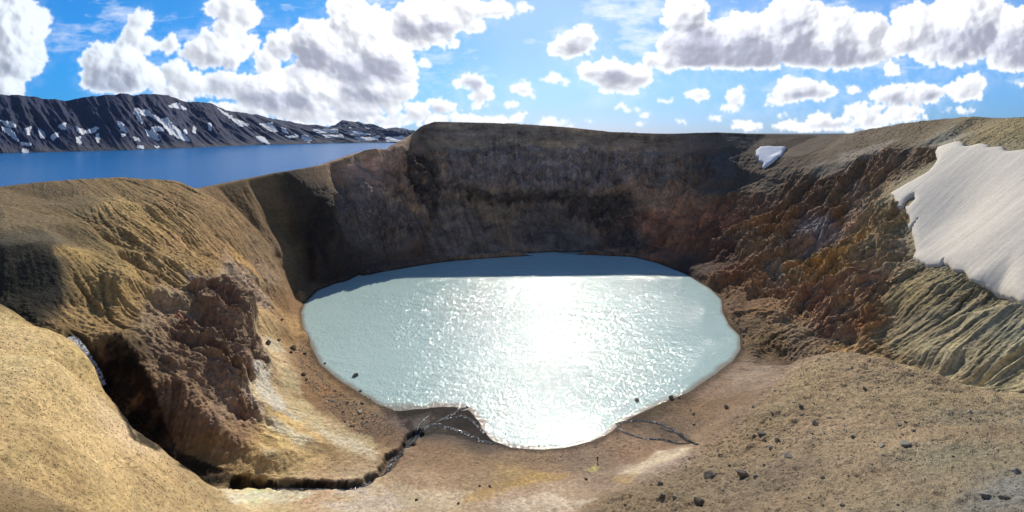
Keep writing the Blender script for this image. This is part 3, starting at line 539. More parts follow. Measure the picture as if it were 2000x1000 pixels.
def grid_mesh(name, X, Y, Z, col=None, mask=None, mat=None, smooth=True):
    n, m = X.shape; co = np.stack([X, Y, Z], -1).reshape(-1, 3).astype(np.float32)
    idx = np.arange(n*m, dtype=np.int32).reshape(n, m)
    f = np.stack([idx[:-1, :-1], idx[1:, :-1], idx[1:, 1:], idx[:-1, 1:]], -1).reshape(-1, 4)
    if mask is not None:
        k = mask[:-1, :-1] | mask[1:, :-1] | mask[1:, 1:] | mask[:-1, 1:]; f = f[k.reshape(-1)]
        used = np.unique(f); rm = np.zeros(n*m, np.int32); rm[used] = np.arange(len(used)); f = rm[f]; co = co[used]
        if col is not None: col = col.reshape(-1, 3)[used]
    me = bpy.data.meshes.new(name)
    me.vertices.add(len(co)); me.vertices.foreach_set('co', co.ravel())
    me.loops.add(f.size); me.loops.foreach_set('vertex_index', f.ravel().astype(np.int32))
    me.polygons.add(len(f)); me.polygons.foreach_set('loop_start', np.arange(0, f.size, 4, dtype=np.int32))
    me.polygons.foreach_set('use_smooth', np.full(len(f), smooth))
    me.update(); me.validate()
    if col is not None:
        ca = me.color_attributes.new('soil', 'FLOAT_COLOR', 'POINT'); a = np.ones((len(co), 4), np.float32); a[:, :3] = col.reshape(-1, 3); ca.data.foreach_set('color', a.ravel())
    o = bpy.data.objects.new(name, me); COL.objects.link(o)
    if mat: me.materials.append(mat)
    return o
def tag(o, label=None, cat=None, group=None, kind=None):
    if label: o['label'] = label
    if cat: o['category'] = cat
    if group: o['group'] = group
    if kind: o['kind'] = kind
    return o

# ---------------------------------------------------------------- materials
class Mat:
    def __init__(s, name):
        s.m = bpy.data.materials.new(name); s.m.use_nodes = True; s.t = s.m.node_tree; s.b = s.t.nodes['Principled BSDF']; s.geo = s.n('ShaderNodeNewGeometry'); s.b.inputs['Roughness'].default_value = .9
        s.b.inputs['Specular IOR Level'].default_value = .2
    def n(s, t, **k):
        x = s.t.nodes.new(t)
        for a, b in k.items(): setattr(x, a, b)
        return x
    def l(s, a, b): s.t.links.new(a, b)
    def noise(s, scale, det=4, rough=.55, vec=None, stretch=None):
        x = s.n('ShaderNodeTexNoise'); x.inputs['Scale'].default_value = scale; x.inputs['Detail'].default_value = det; x.inputs['Roughness'].default_value = rough
        v = vec or s.geo.outputs['Position']
        if stretch: mp = s.n('ShaderNodeMapping'); mp.inputs['Scale'].default_value = stretch; s.l(v, mp.inputs[0]); v = mp.outputs[0]
        s.l(v, x.inputs['Vector']); return x.outputs[0]
    def ramp(s, v, *st):
        x = s.n('ShaderNodeValToRGB'); e = x.color_ramp.elements
        while len(e) < len(st): e.new(.5)
        for k, (p, c) in zip(e, st): k.position = p; k.color = c if len(c) == 4 else (*c, 1)
        s.l(v, x.inputs[0]); return x.outputs[0]
    def mul(s, a, b, f=1., mode='MULTIPLY'):
        x = s.n('ShaderNodeMix', data_type='RGBA', blend_type=mode); x.inputs[0].default_value = f
        for sk, v in ((6, a), (7, b)):
            if isinstance(v, tuple): x.inputs[sk].default_value = (*v, 1)
            else: s.l(v, x.inputs[sk])
        return x.outputs[2]
    def bump(s, h, dist, strength=1., prev=None):
        x = s.n('ShaderNodeBump'); x.inputs['Distance'].default_value = dist; x.inputs['Strength'].default_value = strength; s.l(h, x.inputs['Height'])
        if prev: s.l(prev, x.inputs['Normal'])
        s.l(x.outputs[0], s.b.inputs['Normal']); return x.outputs[0]
g = lambda v: (v, v, v)
def ground_material():
    M = Mat('soil'); at = M.n('ShaderNodeAttribute', attribute_name='soil')
    a = M.ramp(M.noise(.9, 8, .65), (.25, g(.62)), (.75, g(1.4)))
    c = M.mul(at.outputs['Color'], a)
    # gravel specks: dark and pale little stones
    v = M.n('ShaderNodeTexVoronoi'); v.inputs['Scale'].default_value = 1.7; v.inputs['Randomness'].default_value = 1; M.l(M.geo.outputs['Position'], v.inputs['Vector'])
    sp = M.ramp(v.outputs['Distance'], (.10, g(.55)), (.2, g(1.)))
    c = M.mul(c, sp, .8)
    M.l(c, M.b.inputs['Base Color'])
    b = M.bump(M.noise(.7, 9, .72), .9, .9); b = M.bump(M.noise(3.2, 5, .65), .2, .9, b)
    return M.m
MG_ = ground_material()

NCOL, NROW = QUAL
X, Y = terrain_grid(NCOL, NROW); Z = samp(G, X, Y)
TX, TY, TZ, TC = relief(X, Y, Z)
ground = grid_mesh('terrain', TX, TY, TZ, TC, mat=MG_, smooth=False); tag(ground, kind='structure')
dg = bpy.context.evaluated_depsgraph_get(); dg.update()
def pick(px, py):
    """the point of the real ground seen at a photo position"""
    ok, p, n, i = ground.ray_cast(Vector((0, 0, 0)), Vector(((px-1000)/F, 1, -(py-HZ)/F)).normalized(), distance=2000)
    return (p, n) if ok else (Vector(hit(px, py)), Vector((0, 0, 1)))
def drop(x, y):
    ok, p, n, i = ground.ray_cast(Vector((x, y, 300)), Vector((0, 0, -1)), distance=1000)
    return (p, n) if ok else (Vector((x, y, -90)), Vector((0, 0, 1)))

# ---------------------------------------------------------------- water
def sheet(name, x0, x1, y0, y1, z, mat):
    me = bpy.data.meshes.new(name); me.from_pydata([(x0, y0, z), (x1, y0, z), (x1, y1, z), (x0, y1, z)], [], [(0, 1, 2, 3)]); me.materials.append(mat)
    o = bpy.data.objects.new(name, me); COL.objects.link(o); return tag(o, kind='structure')
def water(name, col, rough, wave, wind=False):
    M = Mat(name); M.b.inputs['Base Color'].default_value = (*col, 1); M.b.inputs['Roughness'].default_value = rough; M.b.inputs['IOR'].default_value = 1.33; M.b.inputs['Specular IOR Level'].default_value = .5
    p = None
    for sc_, st, det, dist in wave: p = M.bump(M.noise(sc_, det, .6, stretch=st), dist, 1., p)
    if wind:
        wr = M.ramp(M.noise(.02, 3, .5, stretch=(1, 1.8, 1)), (.35, g(.72)), (.65, g(1.2)))
        for x in M.t.nodes:
            if x.type == 'BUMP': M.l(wr, x.inputs['Strength'])
    return M.m
lakem = water('milky_water', (.33, .52, .47), .055, [(.95, (1.2, 1.0, 1), 2, .31), (.16, (1.0, 1.3, 1), 2, .5)], True)
bigm = water('lake_water', (.0, .14, .39), .22, [(.03, (.6, 2, 1), 5, 3.), (.2, (.7, 1.6, 1), 5, .9)])
lakem.node_tree.nodes['Principled BSDF'].inputs['Specular IOR Level'].default_value = .26; bigm.node_tree.nodes['Principled BSDF'].inputs['Specular IOR Level'].default_value = .12
# the milky lake: muddy over the shallows, opaque turquoise over the deep
lx_, ly_ = np.meshgrid(np.arange(-130, 131, .8), np.arange(118, 362, .8)); dep = LAKE-samp(G, lx_, ly_)
mud = 1-sstep(.05, .75, dep+.35*fbm(lx_, ly_, 0*lx_, 9, 4)); lc = lin('b0c6c0')*(1+.06*fbm(lx_, ly_, 0*lx_, 40, 4))[..., None]; lc = lc*(1-mud[..., None]*.85)+lin('8a7c6a')*.85*mud[..., None]
at = lakem.node_tree.nodes.new('ShaderNodeAttribute'); at.attribute_name = 'soil'; lakem.node_tree.links.new(at.outputs['Color'], lakem.node_tree.nodes['Principled BSDF'].inputs['Base Color'])
crater_lake = grid_mesh('crater_lake', lx_, ly_, 0*lx_+LAKE, lc, mask=dep > -1.5, mat=lakem); tag(crater_lake, kind='structure')
big_lake = sheet('great_lake', -9000, 40, 60, 9000, BIG, bigm)
sheet('lake_bed', -30000, 30000, -3000, 40000, -122, MG_)

# ---------------------------------------------------------------- far mountains across the great lake
def rock_far():
    M = Mat('mountain_rock'); at = M.n('ShaderNodeAttribute', attribute_name='soil')
    c = M.mul(at.outputs['Color'], M.ramp(M.noise(.02, 8, .65), (.3, g(.6)), (.7, g(1.4)))); M.l(c, M.b.inputs['Base Color'])
    M.bump(M.noise(.03, 7, .62), 8, .7); return M.m
def snow_mat(name, col, sc_, d):
    M = Mat(name); at = M.n('ShaderNodeAttribute', attribute_name='soil'); M.b.inputs['Roughness'].default_value = .8
    c = M.mul(at.outputs['Color'], (*col,)); c = M.mul(c, M.ramp(M.noise(sc_, 6, .6), (.3, g(.9)), (.7, g(1.05)))); M.l(c, M.b.inputs['Base Color']); M.bump(M.noise(sc_*2, 6, .6), d, .6); return M.m
RF = rock_far(); SF = snow_mat('far_snow', (.62, .63, .64), .05, 2)
def range_(name, shore, crest, extra, rough, px0, px1, n, rows, seed, zb=BIG-3):
    px = np.linspace(px0, px1, n); t = np.linspace(0, 1.5, rows)
    ys = np.interp(px, *zip(*shore)); db = -zb*F/(ys-HZ) if zb < -50 and not callable(extra) else ys*0
    if callable(extra): db = extra(px)
    dc = db*1.0+np.interp(px, *zip(*rough)); yc = np.interp(px, *zip(*crest)); zc = dc*(HZ-yc)/F
    T = np.broadcast_to(t, (n, rows)); D = db[:, None]+(dc-db)[:, None]*T
    prof = np.where(T < 1, .30*T+.70*T**1.5, 1-.9*(T-1)**1.3)
    Zm = zb+(zc-zb)[:, None]*prof; U = ((px-1000)/F)[:, None]; Xm = U*D
    amp = (dc-db)[:, None]*.16*np.sin(np.clip(T, 0, 1)*math.pi*.92)**.7+(dc-db)[:, None]*.012
    al_ = np.broadcast_to(px[:, None]*db.mean()/F, Xm.shape)+.35*(D-db[:, None])
    gul = fbm(al_+seed, D*.2, Zm*.2, 230, 5, .55, 1); gul2 = fbm(al_*1., D*.3, Zm*.5, 60, 5, .6, 1)
    k = amp*(gul*.5+.15+gul2*.10)
    Zn = Zm+k*.55; Dn = D-k*.8
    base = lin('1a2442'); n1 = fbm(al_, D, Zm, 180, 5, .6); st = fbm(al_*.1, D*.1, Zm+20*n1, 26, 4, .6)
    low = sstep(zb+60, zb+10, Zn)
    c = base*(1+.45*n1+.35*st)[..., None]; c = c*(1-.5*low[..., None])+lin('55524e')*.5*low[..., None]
    return px, U*Dn, Dn, Zn, np.clip(c, .005, .6), name
S_ = [(-1100,330),(0,300.5),(250,294),(400,288),(500,284),(650,280.3),(780,279.3),(1100,279.3)]
C_ = [(-1100,150),(-400,175),(0,188),(20,189),(70,190),(90,196),(130,198),(170,192),(220,189),(235,186),(250,186),(262,190),(275,186),(330,187),(350,195),(365,201),(410,203),(424,209),(440,217),(480,224),(500,225),(520,232),(560,238),(600,245),(640,250),(655,249),(700,253),(760,262),(800,267),(1100,270)]
R_ = [(-1100,500),(0,560),(250,620),(500,760),(650,1000),(800,1500),(1100,1500)]
r1 = range_('mountain', S_, C_, None, R_, -1100, 1100, 1700, 200, 0, BIG-2)
mountain = grid_mesh('mountain_range', r1[1], r1[2], r1[3], r1[4], mat=RF); tag(mountain, kind='structure')
r2 = range_('peak', S_, [(540,272),(600,262),(640,252),(655,246),(668,238),(680,238.5),(700,240),(715,244),(730,245.5),(750,254),(775,262),(860,268)], lambda p: p*0+6800, [(0,1200),(2000,1200)], 540, 860, 360, 90, 900, -60)
peak = grid_mesh('peak', r2[1], r2[2], r2[3], r2[4], mat=RF); tag(peak, kind='structure')
r3 = range_('far_hill', S_, [(700,266),(740,257),(760,252),(775,250),(790,252),(803,257),(830,264),(900,268)], lambda p: p*0+9500, [(0,1200),(2000,1200)], 700, 900, 200, 60, 1900, -60)
hill = grid_mesh('far_hill', r3[1], r3[2], r3[3], r3[4], mat=RF); tag(hill, kind='structure')
def far_snow(r, ring, label=None, cat='snow patch', group=None, shade=1.):
    px, Xm, Ym, Zm = r[:4]; u = 1000+F*Xm/Ym; v = HZ-F*Zm/Ym
    a = u+4.6*fbm(u, v*.6, 0*u, 5, 4, .7); b = v+4.*fbm(u, v*.6, 0*u+9, 6, 4, .7)
    ins = np.zeros(u.shape, bool)
    for (ax, ay_), (bx_, by_) in zip(ring, ring[1:]+ring[:1]):
        if ay_ == by_: continue
        ins ^= ((ay_ > b) != (by_ > b)) & (a < (bx_-ax)*(b-ay_)/(by_-ay_)+ax)
    ins[:, int(ins.shape[1]*.68):] = False
    if ins.sum() < 3: return
    o = grid_mesh('snow_patch', Xm*0.999, Ym*0.999, Zm+Ym*.0004, np.full(Xm.shape+(3,), shade), mask=ins, mat=SF)
    tag(o, label or 'small pale snow patch on the dark slope of the far mountains', cat, group or 'small snow patches on the far mountains'); return o
G1 = 'snow patches on the far mountains'
far_snow(r1, [(262,211),(275,214),(292,217),(294,224),(302,225),(313,233),(328,232),(335,243),(346,251),(354,258),(363,267),(373,277),(360,275),(344,266),(332,262),(324,252),(317,243),(306,235),(296,227),(285,226),(273,224),(278,241),(270,235),(263,222)], 'largest snow patch across the lake, a long white tongue running down right from the ridge', group=G1)
far_snow(r1, [(330,206),(344,201),(352,205),(364,212),(364,216),(352,212),(343,211),(332,211)], 'white snow patch just under the highest ridge of the far mountains', group=G1)
far_snow(r1, [(298,247),(321,250),(319,256),(302,256),(306,262),(312,277),(300,272),(288,265),(285,254),(293,257)], 'ragged snow patch below and left of the long white snow tongue', group=G1)
far_snow(r1, [(3,247),(20,252),(28,259),(37,278),(29,272),(18,263),(6,255)], 'narrow snow streak low on the far left end of the mountains', group=G1)
far_snow(r1, [(425,211),(440,220),(462,235),(474,248),(467,247),(450,232),(431,217)], 'thin straight snow streak following the crest where the ridge drops to the right', group=G1)
far_snow(r1, [(504,240),(520,242),(531,239),(532,246),(539,250),(543,258),(528,256),(518,250)], 'forked snow patch on the low ridge right of the thin snow streak', group=G1)
far_snow(r1, [(500,267),(512,266),(521,273),(526,281),(508,277)], 'bright snow patch at the shore under the forked one', group=G1)
far_snow(r1, [(693,270),(742,266),(736,274),(698,275)], 'wide flat snow patch near the shore below the distant peak', group=G1)
far_snow(r1, [(754,268),(793,269),(783,277),(755,277)], 'bright flat snow patch at the shore beside the dark crater rim', group=G1)
SNOW_LABELS = ['narrow bent snow streak left of the ragged snow patch under the ridge', 'leaning snow patch on the bare slope at the middle left of the mountains', 'wide bowl-shaped snow patch at mid height of the left mountains', 'short upright snow patch left of the bowl-shaped one', 'low leaning snow streak left of and below the bowl-shaped patch', 'pale snow patch high at the far left end of the mountains', 'small snow patch left of the short upright one', 'thin upright snow patch right of the long white tongue, first of a pair', 'thin upright snow patch right of the long white tongue, second of a pair', 'tiny snow patch just right of the tip of the long white tongue', 'thin vertical snow streak below the bowl-shaped patch', 'tiny snow patch near the shore below the ragged patch', 'small snow patch low over the shore at the far left', 'short snow streak right of the thin crest streak', 'small round snow patch right of the forked one', 'long flat snow patch under the low ridge before the distant peak', 'flat snow patch at the foot of the distant peak', 'small snow patch near the shore right of the bright shore patch', 'tiny snow patch between the forked patch and the flat ones', 'flat low snow strip under the long flat snow patch', 'tiny white snow patch at the waterline on the far left', 'small slanting snow patch above the shore at the left', 'tiny snow patch right of the narrow bent streak', 'tiny snow patch at the waterline below the ragged patch', 'tiny snow patch at the waterline below the long tongue']
for q_ in ([(229,237),(240,241),(246,255),(247,261),(239,256),(231,244)], [(114,247),(128,239),(129,254),(120,253)], [(149,247),(165,256),(190,248),(194,250),(181,260),(160,262),(151,256)], [(74,250),(86,258),(88,270),(79,269)], [(99,265),(116,258),(113,268),(103,275)],
  [(0,235),(25,240),(32,248),(15,248)], [(48,250),(62,247),(58,262),(52,264)], [(406,240),(413,241),(413,256),(408,251)], [(378,246),(383,252),(381,262),(376,257)], [(360,252),(366,257),(363,262),(358,257)], [(188,262),(192,262),(194,280),(189,279)], [(260,268),(270,270),(273,275),(263,273)], [(40,277),(58,280),(62,285),(45,283)],
  [(458,232),(475,239),(486,244),(484,246),(469,244)], [(549,247),(558,253),(564,261),(552,258)], [(611,253),(657,252),(660,259),(619,260)], [(675,258),(700,257),(727,263),(690,264)], [(590,264),(602,266),(612,273),(604,279),(588,271)], [(558,266),(580,264),(584,268),(565,270)], [(630,264),(668,263),(672,268),(638,269)], [(43,292),(55,293),(56,298),(42,298)], [(150,268),(157,268),(158,282),(151,280)], [(236,262),(244,262),(243,267),(236,268)], [(268,285),(280,286),(281,290),(270,290)], [(302,285),(311,286),(309,290)]):
    far_snow(r1, q_, SNOW_LABELS.pop(0), group=G1)
far_snow(r2, [(711,246),(722,253),(739,262),(730,261),(715,251)], 'thin snow streak down the side of the small distant peak', group=G1)
far_snow(r2, [(684,249),(694,255),(691,257),(683,252)])

# ---------------------------------------------------------------- snow inside the crater
def snowfield(name, ring, holes, thick, mat, label, streaky):
    m, i0, i1 = poly_mask(ring, 1.0)
    for h_ in holes:
        hm, a0, a1 = poly_mask(h_, .4); m[a0[1]-i0[1]:a1[1]-i0[1], a0[0]-i0[0]:a1[0]-i0[0]] *= (1-hm)
    X_, Y_ = np.meshgrid(gx[i0[0]:i1[0]], gy[i0[1]:i1[1]]); Zg = samp(G, X_, Y_); mb = blur(m, 3.)
    nx = -samp(gxx, X_, Y_); ny = -samp(gyy, X_, Y_); nl = np.sqrt(nx*nx+ny*ny+1)
    rag = fbm(X_, Y_, Zg, 6, 6, .7)
    e = sstep(.25, .62, mb*.5+m*.5+.42*rag)
    d = thick*(e*(1+.5*sstep(.5, 1, mb)))-1.3*(1-e)+.12*fbm(X_, Y_, Zg, 9, 3)+(.02*samp(ST1, X_, Y_)+.012*samp(ST2, X_, Y_))*streaky
    s1 = samp(ST1, X_, Y_); s2 = samp(ST2, X_, Y_)
    c = (1+(.03*s1+.03*s2)*streaky+.05*fbm(X_, Y_, Zg, 25, 4))[..., None]*np.array([1, 1, 1]); dirt = sstep(.9, .3, mb+.25*rag)[..., None]*.25
    c = c*(1-dirt*np.array([.8, .9, 1.]))
    return tag(grid_mesh(name, X_+nx/nl*d, Y_+ny/nl*d, Zg+d/nl, c, mask=e > .02, mat=mat), label, 'snow', 'snow lying on the crater slopes')
SN1 = snow_mat('old_snow', (.70, .625, .505), .8, .12); SN2 = snow_mat('clean_snow', (.8, .8, .82), .8, .1)
snowfield('snowfield', [(1832,290),(1870,281),(1893,286),(1925,287),(1960,292),(2000,298),(2150,305),(2350,325),(2350,560),(2150,590),(2000,589),(1955,581),(1930,568),(1900,550),(1878,531),(1848,520),(1820,525),(1800,516),(1780,508),(1786,480),(1778,455),(1772,448),(1776,430),(1768,408),(1755,406),(1742,380),(1760,371),(1790,354),(1820,337),(1829,322)],
  [[(1790,381),(1780,389),(1764,409),(1778,406),(1789,396)], [(1798,431),(1790,443),(1775,459),(1781,449)], [(1850,512),(1842,522),(1832,528),(1846,524)]], 1.3, SN1, 'huge cream-white snowfield draped down the right wall of the crater', 1)
snowfield('snow_patch', [(1478,298),(1484,289),(1500,288),(1539,289),(1531,297),(1526,305),(1513,317),(1497,327),(1486,333),(1490,322),(1480,313)], [], 1.2, SN2, 'small white snow patch under the far right rim of the crater', .3)

# ---------------------------------------------------------------- streams
def stream_mat(lo=.54):
    M = Mat('running_water'); M.b.inputs['Roughness'].default_value = .12; M.b.inputs['Specular IOR Level'].default_value = .6
    f = M.ramp(M.noise(1.7, 9, .75), (lo, g(.018)), (lo+.1, g(.75))); M.l(f, M.b.inputs['Base Color']); M.bump(M.noise(2.2, 5, .7), .5, 1.); return M.m
STM = stream_mat()
STF = stream_mat(.44)
def ribbon(pts, wd, dep, name='stream', mat=STM):
    q_ = [p if len(p) == 3 else hit(*p) for p in pts]; P_ = []
    for a, b in zip(q_, q_[1:]):
        l = math.hypot(b[0]-a[0], b[1]-a[1]); n = max(1, int(l/.7)); P_ += [(a[0]+(b[0]-a[0])*i/n, a[1]+(b[1]-a[1])*i/n) for i in range(n)]
    P_.append(q_[-1][:2]); P_ = np.array(P_)
    for _ in range(6): P_[1:-1] = (P_[:-2]+P_[1:-1]*2+P_[2:])/4
    s = np.arange(len(P_))*.7; T_ = np.gradient(P_, axis=0); T_ /= np.linalg.norm(T_, axis=1)[:, None]+1e-6; Nn = np.stack([-T_[:, 1], T_[:, 0]], 1)
    P_ = P_+Nn*(fbm(s, 0*s, 0*s+wd, 6, 3)*wd*.7)[:, None]; hw = wd*.5*(1+.55*fbm(s, 0*s+5, 0*s, 4, 3))
    k = np.linspace(-1, 1, 5); X_ = P_[:, 0:1]+Nn[:, 0:1]*hw[:, None]*k; Y_ = P_[:, 1:2]+Nn[:, 1:2]*hw[:, None]*k
    zc = samp(G, P_[:, 0], P_[:, 1])-samp(NC, P_[:, 0], P_[:, 1]); Z_ = np.repeat((zc+dep)[:, None], 5, 1); Z_ = np.maximum(Z_, LAKE+.02)
    return tag(grid_mesh(name, X_, Y_, Z_, None, mat=mat), kind='structure')
ribbon(stream_xy['fall'], 1.7, .35, 'waterfall', STF); ribbon(stream_xy['main'], 1.2, .22)
for pts, wd in (([(850,828),(880,836),(905,846),(935,860),(962,868)], 1.2), ([(862,820),(905,812),(930,828),(948,850)], .9), ([(800,853),(820,830),(838,812)], .8), ([(1362,869),(1335,855),(1310,836),(1285,828),(1255,822),(1225,824),(1203,830)], .8), ([(1362,869),(1320,863),(1290,859),(1255,858),(1230,850),(1212,840),(1203,828)], .7), ([(1350,862),(1330,845),(1305,843),(1290,836)], .6)):
    ribbon(pts, wd, .12)

# ---------------------------------------------------------------- rocks
def rock_mesh(name, seed, mat, flat=.75, sub=3):
    import bmesh
    r_ = np.random.default_rng(seed); bm = bmesh.new(); bmesh.ops.create_icosphere(bm, subdivisions=sub, radius=1)
    v = np.array([x.co[:] for x in bm.verts]); n = r_.normal(size=(13, 3)); n /= np.linalg.norm(n, axis=1)[:, None]; d = r_.uniform(.62, 1., 13)
    dt = v@n.T; rad = np.where(dt > .05, d/np.maximum(dt, .05), 9).min(1); rad = np.minimum(rad, 1.25)
    p = v*rad[:, None]; p *= (1+.10*fbm(p[:, 0], p[:, 1], p[:, 2]+seed*7, .8, 3, .6)+.05*fbm(p[:, 0], p[:, 1], p[:, 2]+seed, .25, 3, .6))[:, None]
    p *= np.array([1, r_.uniform(.65, .95), flat])
    for x, c in zip(bm.verts, p): x.co = c
    me = bpy.data.meshes.new(name); bm.to_mesh(me); bm.free(); me.materials.append(mat); return me
def rock_mat(name, col, lich):
    M = Mat(name); oi = M.n('ShaderNodeObjectInfo'); tcx = M.n('ShaderNodeTexCoord')
    c = M.ramp(M.noise(2.2, 6, .7, tcx.outputs['Object']), (.3, tuple(x*.6 for x in col)), (.55, col), (.75, lich))
    r_ = M.ramp(oi.outputs['Random'], (0, g(.75)), (1, g(1.25))); M.l(M.mul(c, r_), M.b.inputs['Base Color']); M.bump(M.noise(5, 6, .7, tcx.outputs['Object']), .1, .9); return M.m
RM = {'g': rock_mat('grey_rock', (.33, .30, .24), (.52, .48, .40)), 'd': rock_mat('dark_rock', (.19, .165, .125), (.30, .265, .21)), 'b': rock_mat('brown_rock', (.14, .10, .065), (.22, .17, .11))}
RK = {k: [rock_mesh('rock', i*10+ord(k), m) for i in range(6)] for k, m in RM.items()}
def rock(px, py, wpx, kind, name, label, cat, group=None, sink=.48, xy=None):
    if xy is None:
        p, n = pick(px, py)
        if py and LAKE > p.z: d = -LAKE*F/(py-HZ); p = Vector((d*(px-1000)/F, d, LAKE))
    else: p, n = drop(*xy)
    s = wpx*.39*p.y/F if wpx > 0 else -wpx
    o = bpy.data.objects.new(name, random.choice(RK[kind])); COL.objects.link(o)
    o.location = p+Vector((0, 0, s*(.75-sink*1.2))); o.scale = (s, s, s*random.uniform(.8, 1.1)); o.rotation_euler = (random.uniform(-.25, .25), random.uniform(-.25, .25), random.uniform(0, 6.28))
    return tag(o, label, cat, group)
GB = 'boulders on the near right mound'
for a in [(1540,893,26,'g','pale grey rounded boulder sitting alone in the lower middle of the right mound'),(1770,870,27,'g','big grey boulder casting a shadow, highest large one on the right mound'),(1724,873,19,'g','grey boulder just left of the big one on the right mound'),
 (1450,927,30,'d','largest dark boulder on the lower left part of the right mound'),(1477,934,15,'g','grey stone touching the right side of the largest dark boulder'),(1388,932,28,'d','wide dark boulder half buried left of the largest dark boulder'),(1365,982,26,'d','dark lumpy boulder near the bottom edge, below the wide dark one'),
 (1290,947,16,'d','dark boulder on the left brow of the right mound'),(1294,969,13,'d','dark stone directly below the boulder on the left brow'),(1317,971,14,'g','grey-green stone right of the pair on the left brow'),(1411,958,12,'g','small grey upright stone below the wide dark boulder'),(1425,910,10,'d','small dark stone above the wide dark boulder'),
 (1505,874,15,'g','grey flat-topped stone left of the pale rounded boulder'),(1489,850,20,'d','dark boulder at the upper left of a cluster on the right mound'),(1518,862,17,'d','dark boulder right of the cluster boulder, above the flat-topped stone'),(1564,796,15,'d','upper dark rock of a stacked pair on the upper left mound'),(1566,812,13,'d','lower dark rock of a stacked pair on the upper left mound'),
 (1592,829,20,'d','broad dark rock low in the soil below the stacked pair'),(1472,795,12,'g','grey stone at the far left top edge of the right mound'),(1756,829,11,'g','small whitish stone above the big grey boulder'),(1895,806,14,'g','greenish grey stone alone on the upper right of the mound'),(1860,807,9,'g','smaller grey stone left of the lone greenish one'),
 (1986,924,24,'g','angular grey rock at the right edge of the picture'),(1963,974,24,'d','flat dark rock low at the right edge'),(1925,970,22,'g','wide grey slab left of the flat dark rock at the right edge'),(1862,893,9,'d','small dark stone right of the big grey boulder'),(1644,986,15,'g','grey stone at the bottom edge below the pale rounded boulder'),
 (1727,892,10,'d','dark stone below the grey boulder that sits left of the big one'),(1665,853,13,'d','dark upright stone in the middle of the mound'),(1606,934,17,'d','dark stone lower right of the pale rounded boulder'),(1492,908,11,'g','small light stone left of and below the pale rounded boulder')]:
    rock(*a[:4], 'boulder', a[4], 'boulder', GB)
GL = 'rocks standing in or beside the crater lake'
for a in [(694,735,15,'d','pointed dark rock standing in the milky water near the left shore'),(635,710,7,'d','small dark rock in the water above the pointed one'),(1243,782,17,'d','oval dark rock in the glittering water near the right shore'),(1312,779,19,'d','flat dark rock at the right shoreline'),(1327,778,8,'d','small dark stone touching the right end of the flat shoreline rock'),
 (704,764,8,'d','small dark rock at the water edge below the pointed rock'),(713,775,5,'d','tiny dark rock in the shallows, first of three below the pointed rock'),(988,848,5,'d','tiny dark rock in the bright water by the stream delta'),(1053,871,5,'d','tiny dark rock at the lowest point of the lake shore'),(723,780,5,'d','tiny dark rock in the shallows, nearest the stream delta')]:
    rock(*a[:4], 'rock', a[4], 'rock', GL, sink=.55)
GC = 'boulders on the left beach'
for a in [(593,732,16,'b','tall brown boulder on the bare left beach'),(599,742,9,'b','small boulder at the foot of the tall brown one'),(570,682,20,'b','long dark brown boulder on the upper left beach'),(567,690,12,'b','blocky boulder under the long dark brown one'),(543,666,13,'b','grey-brown boulder at the top left of the beach'),(523,672,17,'b','rough boulder on the pale streak left of the beach boulders'),
 (549,625,10,'b','lone brown boulder high on the slope above the left shore'),(638,786,11,'g','rounded boulder on the pebbly lower left beach'),(651,784,8,'g','small grey boulder right of the rounded one on the lower beach'),(678,788,10,'g','pale boulder in the middle of the lower left beach'),(708,788,12,'d','dark boulder at the shoreline of the lower left beach'),(702,806,12,'g','flat grey boulder below the shoreline boulder'),(595,692,9,'b','small brown boulder right of the long dark brown one')]:
    rock(*a[:4], 'boulder', a[4], 'boulder', GC)
GD = 'rocks on the floor in front of the lake'
for a in [(937,950,7,'b','small brown rock, left one of a pair on pale ground before the lake'),(957,951,9,'b','brown rock, right one of a pair on pale ground before the lake'),(814,977,9,'b','brown rock alone on pale ground right of the stream'),(895,984,8,'b','brown rock at the bottom edge left of the yellow streak'),(1145,936,9,'d','dark rock below the standing person'),
 (1355,829,10,'g','round dark-green rock below another on the right beach'),(1355,810,10,'g','flat dark-green rock above another on the right beach'),(1420,798,15,'b','wide brown rock beside the right mound on the beach')]:
    rock(*a[:4], 'rock', a[4], 'rock', GD)
def inside(px, py, ring):
    c_ = False
    for (ax, ay_), (bx_, by_) in zip(ring, ring[1:]+ring[:1]):
        if (ay_ > py) != (by_ > py) and px < (bx_-ax)*(py-ay_)/(by_-ay_)+ax: c_ = not c_
    return c_
def scatter(ring, n):
    x0_, x1_, y0_, y1_ = min(p[0] for p in ring), max(p[0] for p in ring), min(p[1] for p in ring), max(p[1] for p in ring); r_ = []
    while len(r_) < n:
        p = (random.uniform(x0_, x1_), random.uniform(y0_, y1_))
        if inside(*p, ring): r_.append(p)
    return r_
A_M = [(1150,1000),(1290,920),(1400,865),(1500,770),(1600,700),(1740,710),(1860,750),(2000,790),(2000,1000)]
A_LB = [(600,660),(618,720),(660,760),(700,790),(760,820),(775,850),(700,850),(640,800),(590,740),(575,680)]
A_RB = [(1415,590),(1440,640),(1455,680),(1470,650),(1440,600)]; A_RB2 = [(1060,885),(1180,866),(1240,835),(1330,795),(1400,760),(1420,775),(1340,840),(1250,880),(1100,905),(980,900)]
A_SB = [(620,570),(700,541),(840,513),(1000,498),(1240,504),(1380,570),(1400,560),(1240,494),(1000,490),(840,505),(700,530),(610,560)]
